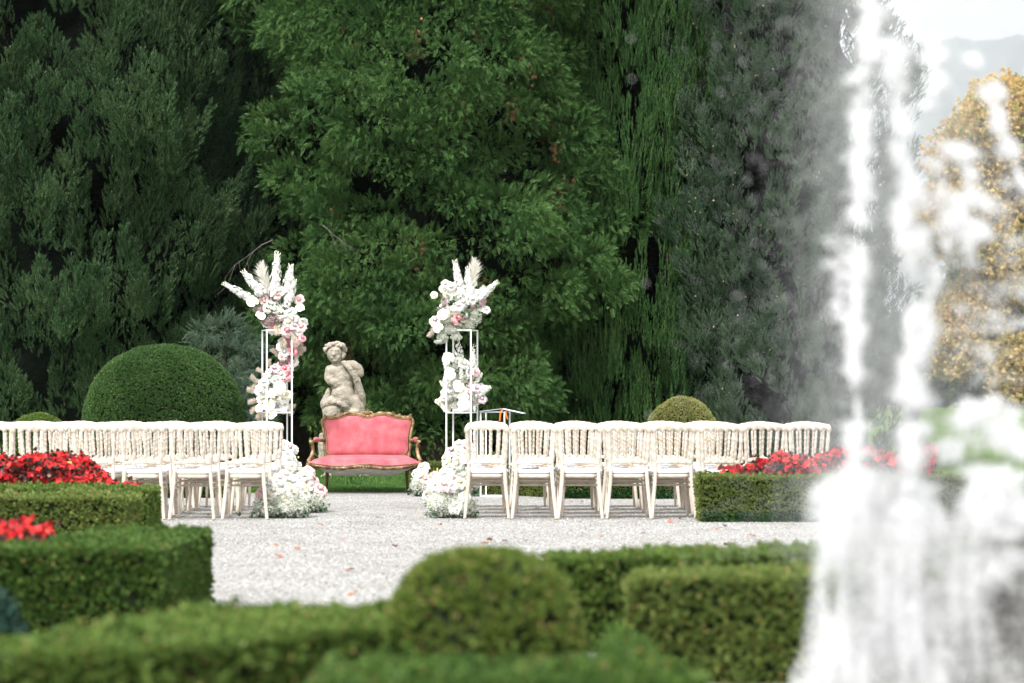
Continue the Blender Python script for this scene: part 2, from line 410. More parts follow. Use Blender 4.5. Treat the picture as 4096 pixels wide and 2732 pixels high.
hedge('box_hedge', [(-3.5, 11.5), (-1.675, 11.5), (-1.675, 13.46), (-2.32, 13.55), (-2.32, 12.05), (-3.5, 12.05)], .43, HB,
      'big dark L-shaped box hedge at the left edge of the gravel', dens=2400, size=.036)
hedge('box_hedge', [(-1.95, 6.62), (-1.1, 6.85), (-.62, 7.45), (-.2, 7.6), (-.2, 8.25), (-.45, 8.28), (-1.02, 8.1), (-1.42, 7.1), (-1.95, 7.0)], .43, HM,
      'winding box hedge along the bottom left of the foreground', dens=2000, size=.036)
hedge('box_hedge', [(-.53, 6.2), (.50, 6.2), (.44, 6.72), (.38, 7.5), (.29, 7.5), (.29, 6.80), (-.50, 6.80)], .41, HB,
      'low box hedge wrapped round the foot of the foreground ball', dens=2000, size=.034)
hedge('box_hedge', [(.465, 9.66), (2.6, 9.60), (2.6, 10.5), (.515, 10.1)], .43, HL, 'near box hedge with a sharp corner at the bottom right, beside the fountain', dens=2300, size=.034)
hedge('box_hedge', [(.17, 10.85), (.9, 10.95), (2.8, 11.9), (2.8, 12.5), (.8, 11.55), (.17, 11.3)], .43, HM,
      'box hedge strip directly behind the sharp-cornered right hedge', dens=2200, size=.034)
hedge('box_hedge', rect(1.775, 4.6, 22.9, 23.28), .43, HL, 'yellow-green box hedge with ivy at its foot, below the right red flowers', dens=2800, size=.030,
      ivy=(((1.8, 22.9), (4.4, 22.9)), 900, .1))
hedge('box_hedge', [(-1.13, 31.0), (-.3, 29.9), (.6, 28.5), (3.4, 28.3), (3.4, 28.75), (.75, 28.95), (-.1, 30.3), (-.75, 31.1)], .36, HL,
      'low box hedge with ivy behind the right block of chairs', dens=2400, size=.032, ivy=(((.6, 28.5), (3.2, 28.3)), 1100, .12))
hedge('box_hedge', rect(-6.0, -3.42, 28.7, 29.2), .36, HL, 'low box hedge behind the left block of chairs', dens=2200, size=.032,
      ivy=(((-5.8, 28.7), (-3.45, 28.7)), 700, .08))

def dome(name, cx, cy, rx, h, zc, mat, label, cat, dens=2400, size=.03, pw=2.0):
    """clipped dome: vertical flanks below zc, a rounded cap above"""
    root = empty(name, (cx, cy, 0)); tag(root, label, cat)
    def prof(t):     # t in 0..1 from the foot to the top
        if t < .25: z = zc * t/.25; return rx*(.93+.07*math.sin(t/.25*PI/2)), z
        a = (t-.25)/.75 * PI/2
        return rx*max(0.0, math.cos(a))**(2/pw), zc + (h-zc)*math.sin(a)**(2/pw)
    ts = np.linspace(0, 1, 30); pr = [prof(t) for t in ts]
    mb = MB(); n = 24
    V = []; Fs = []
    for r, z in pr[:-1]:
        for k in range(n): V.append(((r-.025)*math.cos(2*PI*k/n), (r-.025)*math.sin(2*PI*k/n), z-.012 if z > .02 else 0))
    V.append((0, 0, h-.03)); m = len(pr)-1
    for i in range(m-1):
        for k in range(n): Fs.append((i*n+k, i*n+(k+1) % n, (i+1)*n+(k+1) % n, (i+1)*n+k))
    for k in range(n): Fs.append(((m-1)*n+k, (m-1)*n+(k+1) % n, m*n))
    mb.add(V, Fs); mb.build('inner_twigs', M['core'], root)
    P = []; N = []
    for i in range(len(pr)-1):
        r0, z0 = pr[i]; r1, z1 = pr[i+1]; L = math.hypot(r1-r0, z1-z0); n = int(PI*(r0+r1)*L*dens)
        t = RNG.random(n)[:, None]; th = RNG.uniform(0, 2*PI, n)
        r = r0+(r1-r0)*t[:, 0]; z = z0+(z1-z0)*t[:, 0]
        nr, nz = (z1-z0)/L, (r0-r1)/L
        P.append(np.column_stack([r*np.cos(th), r*np.sin(th), z])); N.append(np.column_stack([nr*np.cos(th), nr*np.sin(th), np.full(n, nz)]))
    P = np.concatenate(P); N = np.concatenate(N)
    P = P + N*(lownoise(P, 5, 8)*.016*max(1, rx) + RNG.normal(0, .005, len(P)) - .008)[:, None]
    V, Fc = scatter(*box_t, P, frames(N + RNG.normal(0, .4, P.shape) + np.array([0, 0, .25])), RNG.uniform(.7, 1.3, len(P))*size)
    link('foliage', mesh_np('foliage', V, Fc, [mat]), root)
    return root
DG = leafmat('dome yew', (.026,.064,.018), (.062,.130,.034), (.125,.205,.060), 2.2, .2, .45)
DY = leafmat('dome yellow box', (.10,.12,.03), (.24,.26,.08), (.40,.38,.14), 5, .2, .6, extra=(.05, (.35,.24,.12)))
dome('topiary_dome', wx(657, 32), 32, 1.05, wz(1382, 32), .85, DG, 'large dark green clipped dome behind the left chairs', 'topiary', 2600, .034, 2.15)
dome('topiary_dome', wx(155, 33), 33, .46, wz(1655, 33), .5, HM, 'small low green dome at the far left behind the chairs', 'topiary', 2400, .034)
dome('topiary_dome', wx(2727, 30), 30, .475, wz(1588, 30), .55, DY, 'small yellow-green clipped dome behind the right chairs', 'topiary', 3600, .028, 2.05)
dome('topiary_ball', wx(1930, 7.6), 7.75, .322, wz(2206, 7.6), .30, leafmat('ball box', (.055,.092,.014), (.128,.195,.032), (.24,.31,.07), 5, .2, .5, extra=(.08, (.30,.22,.08))),
     'big out-of-focus green box ball in the centre foreground', 'topiary', 3400, .024, 2.4)
# dark bluish young conifer at the bottom left
def leafcloud(name, tmpl, P, D, S, mat, parent=None, **kw):
    V, Fc = scatter(*tmpl, P, frames(D), S); return link(name, mesh_np(name, V, Fc, [mat]), parent, **kw)
r_ = empty('dark_shrub', (-1.98, 9.0, 0)); tag(r_, 'dark bluish shrub at the lower left edge in front of the big hedge', 'shrub')
MB().tube([(0, 0, 0), (.02, 0, .3)], [.02, .006]).build('stem', M['bark'], r_)
n = 3200; q = RNG.normal(0, 1, (n, 3)); q /= np.linalg.norm(q, axis=1, keepdims=True); q[:, 2] = np.abs(q[:, 2])
P = q*np.array([.20, .22, .44])*RNG.uniform(.6, 1, (n, 1))
leafcloud('foliage', blades(6, .6, .12, seed=12), P, q*.7+np.array([0, 0, .8]), RNG.uniform(.03, .07, n),
          leafmat('blue conifer', (.010,.035,.028), (.022,.065,.045), (.05,.11,.075), 6, .15), r_)

# ------------------------------------------------------------------ begonia beds (massed, nobody could count them)
def petal_disc(n=5):
    V = [(0, 0, 0)]; Fs = []
    for k in range(n):
        a = 2*PI*k/n; b = .48*2*PI/n; i = len(V)
        V += [(math.cos(a-b)*.8, math.sin(a-b)*.8, .22), (math.cos(a)*1.1, math.sin(a)*1.1, .16), (math.cos(a+b)*.8, math.sin(a+b)*.8, .22)]
        Fs.append((0, i, i+1, i+2))
    return V, Fs
RED = leafmat('begonia petals', (.24,.003,.008), (.58,.008,.014), (.82,.05,.035), 9, .3, .7, .45, extra=(.006, (.9,.4,.05)), spec=.3)
BRONZE = leafmat('bronze leaves', (.02,.008,.008), (.05,.018,.012), (.09,.05,.02), 6, .15, .7, .35, spec=.5)
def begonias(poly_pts, n, zf, label, size=.035):
    """poly_pts: function -> (x,y) arrays; zf gives the top of the mass at x"""
    x, y = poly_pts(n)
    top = zf(x, y); z = .2 + (top-.2)*RNG.random(n)**.45
    clump = lownoise(np.column_stack([x, y, z*0]), 9, 5)
    z += clump*.05
    P = np.column_stack([x, y, z]); d = np.column_stack([RNG.normal(0, .6, n), RNG.normal(-.7, .5, n), np.abs(RNG.normal(.5, .5, n))+.05])
    V1, F1 = scatter(*petal_disc(4), P, frames(d), RNG.uniform(.6, 1.15, n)*size)
    m = int(n*1.25); idx = RNG.integers(0, n, m)
    P2 = P[idx] + RNG.normal(0, .03, (m, 3)) - np.array([0, -.01, .03])
    V2, F2 = scatter(*blades(3, 1.2, .5, seed=21, lmin=.8), P2, frames(RNG.normal(0, 1, (m, 3))+np.array([0, -.4, .6])), RNG.uniform(.03, .055, m))
    V = np.concatenate([V1, V2]); Fc = np.concatenate([F1, F2+len(V1)])
    mid = np.concatenate([np.zeros(len(F1)), np.ones(len(F2))])
    o = link('begonia_bed', mesh_np('begonia_bed', V, Fc, [RED, BRONZE], midx=mid)); tag(o, label, None, None, 'stuff'); return o
def zf1(x, y): return np.where(x > -3.8, .60-.28*np.clip((x+3.8)/.45, 0, 1), .63)+.05*np.sin(x*9)
begonias(lambda n: (RNG.uniform(-4.9, -3.36, n), RNG.uniform(20.35, 22.0, n)), 3000, zf1, 'mass of red begonias behind the low left hedge, before the chairs', .030)
def zf2(x, y): return .53-.10*np.clip((x+2.75)/.25, 0, 1)+.03*np.sin(x*14)
begonias(lambda n: (RNG.uniform(-3.3, -2.50, n), RNG.uniform(12.1, 13.2, n)), 620, zf2, 'red begonias inside the big hedge at the left edge', .028)
def zf3(x, y): return .50+.16*np.clip((x-2.0)/1.2, 0, 1)+.04*np.sin(x*8)
begonias(lambda n: (RNG.uniform(2.0, 4.1, n), RNG.uniform(23.3, 23.7, n)), 1500, zf3, 'red begonias on the right behind the ivy-footed hedge', .036)

# ------------------------------------------------------------------ conifers
def tree_noise(th, z, seed, fz=1.1, ft=3):
    r = np.random.default_rng(seed); o = 0
    for k in range(9):
        a = r.integers(1, ft*2+2); b = r.normal(0, fz*(1+.25*k)); o = o + np.sin(a*th + b*z + r.uniform(0, 6.28))*(1/(1+.22*k))
    return o/2.6
def conifer(name, cx, cy, rf, H, seed, mat, core, label, style, zmax=9.6, lump=.35, nplume=900, size=(.5, .16), tuft=(.09,), tpl=None,
            per=70, thr=(-2.9, -.25), cones=0, brown=0, trunk_r=.3, hollow=-9, jit=.25, voids=(), group='dark conifers behind the ceremony', lowdens=.25):
    root = empty(name, (cx, cy, 0)); tag(root, label, 'tree', group)
    pts = [(0, 0, z) for z in np.linspace(0, H*.9, 8)]
    MB().tube(pts, [trunk_r*(1.5 if i == 0 else 1-.11*i) for i in range(8)], 12).build('trunk', M['bark'], root)
    # crown core: added lumpy solid, near black to paint the shade inside the foliage
    zlo = rf[0][0]; n = 40; zs = np.linspace(zlo+.1, H, 46); V = []; Fs = []
    rz = np.array([a[0] for a in rf]); rr = np.array([a[1] for a in rf])
    for z in zs:
        for k in range(n):
            th = 2*PI*k/n; R = np.interp(z, rz, rr)*(1) + lump*tree_noise(th, z, seed)*min(1, np.interp(z, rz, rr))
            R = max(.02, R*.86-.42)
            for (vx, vz, va, vb) in voids:
                if math.sin(th) < 0: R = max(.3, R - .9*math.exp(-((R*math.cos(th)-vx)/va)**2-((z-vz)/vb)**2))
            V.append((R*math.cos(th), R*math.sin(th), z))
    for i in range(len(zs)-1):
        for k in range(n): Fs.append((i*n+k, i*n+(k+1) % n, (i+1)*n+(k+1) % n, (i+1)*n+k))
    Fs.append(tuple(range(n-1, -1, -1)))
    MB().add(V, Fs).build('dark_crown_core', core, root)
    # boughs, each carrying many small sprays
    z = zlo + RNG.random(nplume*3)*(H-zlo-.3); th = RNG.uniform(thr[0], thr[1], nplume*3)
    keep = RNG.random(len(z)) < np.where(z < zmax, 1, lowdens)*np.clip(np.interp(z, rz, rr)/max(rr), .15, 1)
    nz = tree_noise(th, z, seed); keep &= ~((nz < hollow) & (z > 1.5))
    for (vx, vz, va, vb) in voids: keep &= (((np.interp(z, rz, rr)*np.cos(th)-vx)/va)**2+((z-vz)/vb)**2 > RNG.uniform(.6, 1.25, len(z))) | (RNG.random(len(z)) < .16)
    sel = np.where(keep)[0][:nplume]; th, z, nz = th[sel], z[sel], nz[sel]
    R = np.interp(z, rz, rr) + lump*nz*np.minimum(1, np.interp(z, rz, rr)) + RNG.uniform(-jit, jit, len(z)) - .10
    cp = np.column_stack([R*np.cos(th), R*np.sin(th), z])
    outv = np.column_stack([np.cos(th), np.sin(th), np.zeros(len(z))])[:, None]
    tan = np.column_stack([-np.sin(th), np.cos(th), np.zeros(len(z))])[:, None]
    up = np.array([0, 0, 1.])
    N = len(z); K = per
    sL = (RNG.uniform(.55, 1.35, N)*size[0])[:, None, None]; sW = (RNG.uniform(.7, 1.3, N)*size[1])[:, None, None]
    a = RNG.uniform(0, 2*PI, (N, K, 1)); t = RNG.random((N, K, 1)); g = lambda s_, *sh: RNG.normal(0, s_, sh or (N, K, 3))
    dirp = np.cos(a)*outv + np.sin(a)*tan
    if style == 'plume':
        ax = up + outv*RNG.uniform(.10, .55, (N, 1, 1)) + tan*RNG.normal(0, .22, (N, 1, 1)); ax /= np.linalg.norm(ax, axis=2, keepdims=True)
        t = t**.9; wr = np.sin(PI*t**.55)**.9*(1-.3*t)+.03
        P = cp[:, None] + ax*(t-.45)*sL + dirp*wr*sW*RNG.uniform(.75, 1.05, (N, K, 1))
        D = ax*1.1 + dirp*.50 + g(.16)
    elif style == 'streak':
        ax = up + outv*RNG.uniform(.0, .12, (N, 1, 1)) + tan*RNG.normal(0, .06, (N, 1, 1))
        P = cp[:, None] + ax*(t-.4)*sL + dirp*(1-.75*t)*sW; D = ax*1.5 + dirp*.22 + g(.09)
    else:
        b = g(1.0); b /= np.linalg.norm(b, axis=2, keepdims=True); b = b + outv*.5 + up*.25; b /= np.linalg.norm(b, axis=2, keepdims=True)
        P = cp[:, None] + b*sW*np.array([1.2, 1.2, .85])*RNG.uniform(.6, 1.0, (N, K, 1))
        top = np.clip(b[..., 2:3]*1.6-.2, 0, 1)
        D = b*.7 + outv*.55 + up*(1.1*top-.75*(1-top)) + tan*RNG.normal(0, .35, (N, 1, 1)) + g(.20)
    P = P.reshape(-1, 3); D = D.reshape(-1, 3)
    S = RNG.uniform(.7, 1.3, len(P))*tuft[0]
    leafcloud('crown', tpl, P, D, S, mat, root)
    if cones:
        k = RNG.integers(0, len(P), cones); Pc = P[k] + (P[k]*np.array([1, 1, 0]))/np.maximum(.3, np.linalg.norm(P[k][:, :2], axis=1))[:, None]*.03
        tv = [(1,0,0),(-1,0,0),(0,1,0),(0,-1,0),(0,0,1),(0,0,-1)]; tf = [(0,2,4),(2,1,4),(1,3,4),(3,0,4),(2,0,5),(1,2,5),(3,1,5),(0,3,5)]
        V, Fc = scatter(tv, tf, Pc, frames(RNG.normal(0, 1, Pc.shape)), RNG.uniform(.014, .022, cones))
        link('cone', mesh_np('cone', V, Fc, [M['cone']]), root)['kind'] = 'stuff'
    if brown:
        low = np.where((nz < .2) & (z < zmax) & (z > 1.5))[0]; k = RNG.choice(low, brown)
        Pb = cp[k][:, None] + RNG.normal(0, 1, (brown, 16, 3))*np.array([.07, .07, .13])
        leafcloud('dead_sprays', blades(6, .5, .22, seed=31), Pb.reshape(-1, 3), RNG.normal(0, .3, (brown*16, 3))+np.array([0, -.2, -1]),
                  RNG.uniform(.07, .13, brown*16), M['deadleaf'], root)
    return root
M['cone'] = pbr('pale brown cones', [(.4, (.36,.24,.15)), (.7, (.5,.38,.26))], 30, .8)
M['deadleaf'] = leafmat('dead sprays', (.16,.06,.035), (.28,.13,.07), (.40,.22,.13), 5, .2, .6, .8)
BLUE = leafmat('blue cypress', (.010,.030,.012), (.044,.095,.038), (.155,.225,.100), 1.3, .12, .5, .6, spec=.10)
BLUE2 = leafmat('shade cypress', (.008,.026,.014), (.026,.062,.032), (.070,.120,.065), 1.3, .12, .5, .6, spec=.10)  # darker copy of the blue cypress, shade put into the leaf colour
THU = leafmat('cedar green', (.011,.038,.011), (.047,.112,.030), (.165,.262,.080), 1.1, .22, .5, .55, spec=.10)
STR = leafmat('green cypress', (.014,.045,.014), (.045,.108,.032), (.125,.205,.065), .9, .18, .5, .6, spec=.10)
GRY = leafmat('grey cypress', (.020,.045,.024), (.060,.108,.060), (.140,.195,.110), 1.1, .15, .5, .6, spec=.10)
def plume_tpl(n, w_, seed, lw=.05, spread=.5):
    """small pointed spray: many fine leaflets set along an axis"""
    r = random.Random(seed); V = []; Fs = []
    for i in range(n):
        t = i/n; q = i*2.4+r.uniform(-.4, .4); rad = w_*(1-t)**.8*r.uniform(.3, 1); L = r.uniform(.22, .36)
        o = Vector((math.cos(q)*rad*.4, math.sin(q)*rad*.4, t*.74)); d = Vector((math.cos(q)*spread*(1-.6*t), math.sin(q)*spread*(1-.6*t), 1)).normalized()
        sd = d.cross(Vector((math.cos(q), math.sin(q), .3*r.uniform(-1, 1)))).normalized(); k = len(V)
        V += [o, o+d*L*.55+sd*lw, o+d*L, o+d*L*.55-sd*lw]; Fs.append((k, k+1, k+2, k+3))
    return [tuple(v) for v in V], Fs
def frond_tpl(n, seed, lw=.035, droop=.22):
    """flat feathery frond, leaflets leaving both sides of a drooping midrib"""
    r = random.Random(seed); V = []; Fs = []
    for i in range(n):
        t = (i//2+.5)/(n/2); sg = 1 if i % 2 else -1; a = sg*(.75-.45*t)+r.uniform(-.12, .12); L = (.46-.24*t)*r.uniform(.8, 1.15)
        o = Vector((0, -droop*t*t, t*.78)); d = Vector((math.sin(a), -droop*1.6*t+r.uniform(-.15, .15), math.cos(a))).normalized()
        sd = d.cross(Vector((0, 1, 0))).normalized(); k = len(V)
        V += [o, o+d*L*.5+sd*lw, o+d*L, o+d*L*.5-sd*lw]; Fs.append((k, k+1, k+2, k+3))
    return [tuple(v) for v in V], Fs
tuftT = plume_tpl(17, .22, 2, .042, .55)
fanT = frond_tpl(18, 4, .024, .30)
strT = plume_tpl(13, .10, 6, .030, .22)
conifer('cypress_tree', wx(250, 41.6), 41.6, [(.35, 3.0), (2.5, 3.35), (5, 3.5), (9, 3.2), (16, .4)], 16, 101, BLUE, M['core_shade'],
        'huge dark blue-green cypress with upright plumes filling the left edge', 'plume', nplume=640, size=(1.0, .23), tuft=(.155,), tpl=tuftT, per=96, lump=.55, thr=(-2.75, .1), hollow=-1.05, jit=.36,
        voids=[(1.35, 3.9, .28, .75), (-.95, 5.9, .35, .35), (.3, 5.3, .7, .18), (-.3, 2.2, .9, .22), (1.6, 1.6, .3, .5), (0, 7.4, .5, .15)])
conifer('cypress_tree', wx(800, 41.5), 41.5, [(.5, 1.1), (2.5, 1.15), (5, 1.1), (9, 1.15), (15, .2)], 15, 102, BLUE2, M['core_shade'],
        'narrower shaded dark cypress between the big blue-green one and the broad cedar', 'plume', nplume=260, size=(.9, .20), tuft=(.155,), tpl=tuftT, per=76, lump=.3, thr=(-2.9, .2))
conifer('cedar_tree', wx(1730, 40.5), 40.5, [(.55, 1.5), (1.4, 1.9), (3.0, 2.25), (4.5, 2.5), (6.5, 2.45), (9, 2.5), (15, .4)], 15, 107, THU, M['core_shade'],
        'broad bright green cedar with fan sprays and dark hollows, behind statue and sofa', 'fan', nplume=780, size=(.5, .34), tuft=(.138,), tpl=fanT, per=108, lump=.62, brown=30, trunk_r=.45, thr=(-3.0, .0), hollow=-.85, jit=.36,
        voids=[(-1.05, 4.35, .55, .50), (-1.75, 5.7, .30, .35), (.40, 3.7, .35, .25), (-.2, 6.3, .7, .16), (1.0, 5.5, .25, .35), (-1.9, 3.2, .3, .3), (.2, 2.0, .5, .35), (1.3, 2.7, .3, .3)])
conifer('cypress_tree', wx(2490, 41.0), 41.0, [(.15, 1.15), (1.5, 1.30), (4, 1.35), (9, 1.40), (15, .2)], 15, 109, STR, M['core_shade'],
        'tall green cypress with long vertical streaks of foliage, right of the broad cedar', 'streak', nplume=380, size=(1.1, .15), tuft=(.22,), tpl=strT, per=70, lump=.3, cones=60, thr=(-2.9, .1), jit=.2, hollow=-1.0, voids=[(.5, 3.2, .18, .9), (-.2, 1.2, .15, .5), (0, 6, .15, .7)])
conifer('cypress_tree', wx(3150, 40.5), 40.5, [(.2, 1.55), (2, 1.68), (5, 1.72), (9, 1.62), (14, .2)], 14, 113, GRY, M['core_shade'],
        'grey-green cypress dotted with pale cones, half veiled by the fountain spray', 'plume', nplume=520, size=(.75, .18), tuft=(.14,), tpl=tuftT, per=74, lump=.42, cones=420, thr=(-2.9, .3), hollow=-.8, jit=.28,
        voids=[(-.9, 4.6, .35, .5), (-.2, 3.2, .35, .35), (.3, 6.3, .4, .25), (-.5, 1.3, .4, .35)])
# filler row behind, so that the gaps stay dark as under old trees
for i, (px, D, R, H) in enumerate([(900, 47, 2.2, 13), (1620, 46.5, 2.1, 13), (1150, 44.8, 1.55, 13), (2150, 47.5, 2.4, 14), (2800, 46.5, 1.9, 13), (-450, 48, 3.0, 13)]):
    conifer('cypress_tree', wx(px, D), D, [(.8 if px in (1150, 900) else .1, R*.9), (3, R), (8, R*.95), (H, .2)], H, 120+i, BLUE2, M['core_shade'],
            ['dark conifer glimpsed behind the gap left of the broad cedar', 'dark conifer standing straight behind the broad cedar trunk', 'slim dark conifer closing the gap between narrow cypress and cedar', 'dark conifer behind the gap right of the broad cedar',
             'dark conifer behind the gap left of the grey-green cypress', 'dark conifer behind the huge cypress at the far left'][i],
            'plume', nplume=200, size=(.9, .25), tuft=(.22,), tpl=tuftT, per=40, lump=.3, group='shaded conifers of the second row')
# bare twigs showing in the hollow left of the cedar
def branchwork(name, x, y, z, label, scale=1, seed=1, flip=1):
    r = random.Random(seed); mb = MB()
    def br(p, d, L, rad, dep):
        pts = [p]; 
        for i in range(4):
            d = (d + Vector((r.uniform(-.25,.25), r.uniform(-.2,.2), r.uniform(-.28,.2)))).normalized(); p = p + d*L/4; pts.append(p)
        mb.tube(pts, [rad*(1-.2*i) for i in range(5)], 5)
        if dep:
            for q in pts[1:]:
                if r.random() < .8: br(q, (d+Vector((r.uniform(-.6,.6), r.uniform(-.4,.4), r.uniform(-1.0,.1)))).normalized(), L*.55, rad*.5, dep-1)
    br(Vector((0, 0, 0)), Vector((-.8*flip, -.3, -.35)),   .9*scale, .014*scale, 2)
    o = mb.build(name, M['twig'], None, loc=(x, y, z)); tag(o, label, 'branch'); return o
branchwork('bare_branch', wx(1090, 37.6), 37.6, wz(960, 37.6), 'bare grey branch left of the cedar, above the left flowers', .8, 3)
branchwork('bare_branch', wx(1290, 37.3), 37.3, wz(900, 37.3), 'small bleached dead twig hanging in the cedar', .6, 8, -1)
# soft glaucous weeping conifer between dome and left stand
conifer('young_conifer', wx(895, 36.5), 36.5, [(.1, .55), (1.0, .62), (1.8, .42), (2.5, .08)], 2.6, 140, leafmat('glaucous needles', (.03,.06,.035), (.075,.12,.075), (.15,.21,.14), 2, .25), M['core_shade'],
        'soft grey-green young conifer between the big dome and the left flower stand', 'fan', zmax=3, nplume=60, size=(.3, .20), tuft=(.20,), tpl=frond_tpl(16, 9, .016, .6), per=60, lump=.15, trunk_r=.05, thr=(-3.1, 0), group=None, jit=.12)

# autumn trees on the far lawn
AUT = leafmat('autumn leaves', (.30,.30,.10), (.64,.46,.18), (.80,.52,.26), .55, .4, .5, .6, extra=(.12, (.24,.32,.08)))
def broadleaf(cx, cy, blobs, label, mat=AUT, n=16000, size=.16, th=.2):
    root = empty('autumn_tree', (cx, cy, lawn_h(cx, cy)-.02)); tag(root, label, 'tree', 'autumn trees beyond the far lawn')
    mb = MB(); mb.tube(crom([(0, 0, 0), (.1, 0, 1.6), (0, .1, 3.4), (.2, 0, 6)], 3), [th*1.2-.09*th*i for i in range(10)], 8)
    for b in blobs:
        mb.tube([(0, 0, 1.8), (b[0]*.4, b[1]*.4, b[2]*.62), (b[0], b[1], b[2])], [th*.5, th*.3, .03], 6)
    mb.build('trunk', M['bark'], root)
    Ps = []; Ns = []
    tot = sum(b[3]**2 for b in blobs)
    for b in blobs:
        m = int(n*b[3]**2/tot); q = RNG.normal(0, 1, (m, 3)); q /= np.linalg.norm(q, axis=1, keepdims=True)
        rr = RNG.uniform(.55, 1.0, (m, 1))*(1+.30*lownoise(q*3, 1.2, int(b[3]*100))[:, None])
        Ps.append(q*rr*b[3]*np.array([1, 1, .85])+np.array(b[:3])); Ns.append(q)
    P = np.concatenate(Ps); N = np.concatenate(Ns)
    leafcloud('crown', blades(5, 1.2, .35, seed=17, lmin=.7), P, N+RNG.normal(0, .5, P.shape)+np.array([0, 0, -.2]), RNG.uniform(.6, 1.3, len(P))*size, mat, root)
broadleaf(14.7, 71, [(1.6, 0, 8.6, 1.6), (.3, -1, 1.2, 1.4), (-1.1, 0, 7.4, 1.5), (0, 0, 8.2, 2.0), (-1.7, 0, 1.9, 1.3), (1.6, 0, 1.7, 1.3), (-1.5, 0, 5.6, 1.8), (.6, -.5, 4.6, 1.9), (1.6, .3, 6.2, 1.7), (-1.1, .2, 2.9, 1.35), (1.4, 0, 2.7, 1.5), (-.3, 0, 8.9, 1.2)],
          'orange and yellow autumn tree just right of the main jet, beyond the lawn', n=22000)
broadleaf(19.4, 73, [(-2.6, 0, 4.0, 1.7), (-2.2, 0, 6.6, 1.5), (-1.0, -1.2, 1.1, 1.5), (1.2, -1.2, 1.1, 1.5), (0, 0, 1.7, 1.7), (-2.4, 0, 1.6, 1.4), (2.4, 0, 1.8, 1.7), (0, 0, 7.4, 2.3), (-1.5, 0, 5.2, 1.9), (1.5, 0, 5.6, 2.2), (0, 0, 3.4, 2.2), (-1.0, 0, 9.0, 1.3), (1.2, 0, 9.2, 1.4), (-1.6, 0, 3, 1.5)],
          'orange-green autumn tree at the right edge of the picture', n=24000)
OLV = leafmat('olive foliage', (.03,.06,.02), (.07,.11,.035), (.14,.17,.05), .5, .25, .5)  # for the added thicket that supplies the dark under the autumn crowns
broadleaf(12.6, 86, [(0, 0, 1.6, 2.0), (2.4, 0, 1.4, 1.9), (4.6, 0, 1.6, 2.1), (7, 0, 1.5, 2.2), (9.5, 0, 1.6, 2.2), (3.5, 0, 3.6, 1.8), (8, 0, 3.6, 1.8)], 'added low dark thicket standing in for shade under the autumn trees', OLV, 16000, .2)
# distant wooded hill with haze tint
xs = np.linspace(-7000, 13500, 500)
def ridge(x0):
    x = x0/4.5; return 4.5*ridge0(x)
def ridge0(x): return 552 + 40*np.sin(x*.0013+.4) + .07*(x-600) + 3*np.sin(x*.021)+2.5*np.sin(x*.053+1)+1.5*np.sin(x*.13)+1.2*np.sin(x*.31)
V = []; 
prof = [(3350, .0), (3500, .25), (3700, .55), (3900, .85), (4000, 1.0), (4300, .8)]
for yy, f in prof:
    for x in xs: V.append((x, yy*4.5+20*math.sin(x*.02), 1.0+ridge(x)*f + (8*math.sin(x*.11+yy) if 0 < f < 1 else 0)))
nx = len(xs); i = (np.arange(len(prof)-1)[:, None]*nx + np.arange(nx-1)[None]).ravel()
link('hill', mesh_np('hill', np.array(V), np.stack([i, i+1, i+nx+1, i+nx], 1), [pbr('wooded hill with haze tint', [(.35, (.13,.17,.15)), (.65, (.20,.24,.21))], .004, .95, spec=.05)]))['kind'] = 'structure'  # base colour paler than real woodland, haze partly painted in

# ------------------------------------------------------------------ spindle-back chair (faces +y, its back towards the camera)
def back_y(z): return -.004 - max(0, z-.5)*.15
def loft_rail(f_top, f_bot, x0, x1, n, ty, th):
    """flat rail with a shaped top and bottom edge and softened arrises"""
    mb = MB(); V = []; Fs = []
    for i in range(n+1):
        x = x0+(x1-x0)*i/n; zt, zb = f_top(x), f_bot(x); e = min(.007, (zt-zb)*.3)
        prof = [(-th*.6, zb), (-th, zb+e), (-th, zt-e), (-th*.5, zt), (th*.5, zt), (th, zt-e), (th, zb+e), (th*.6, zb)]
        V += [(x, ty((zt+zb)/2)+p[0], p[1]) for p in prof]
    for i in range(n):
        for k in range(8): Fs.append((i*8+k, (i+1)*8+k, (i+1)*8+(k+1) % 8, i*8+(k+1) % 8))
    Fs += [tuple(range(8)), tuple(n*8+k for k in range(7, -1, -1))]
    return mb.add(V, Fs)
def turned(z0, z1, beads, r0, r1, bead):
    """list of (z, r) for a turned member with rings"""
    out = []; n = 44
    for i in range(n+1):
        t = i/n; z = z0+(z1-z0)*t; r = r0+(r1-r0)*t
        for (c, wd, h) in beads: r += h*max(0, 1-((t-c)/wd)**2)
        out.append((z, r))
    return out
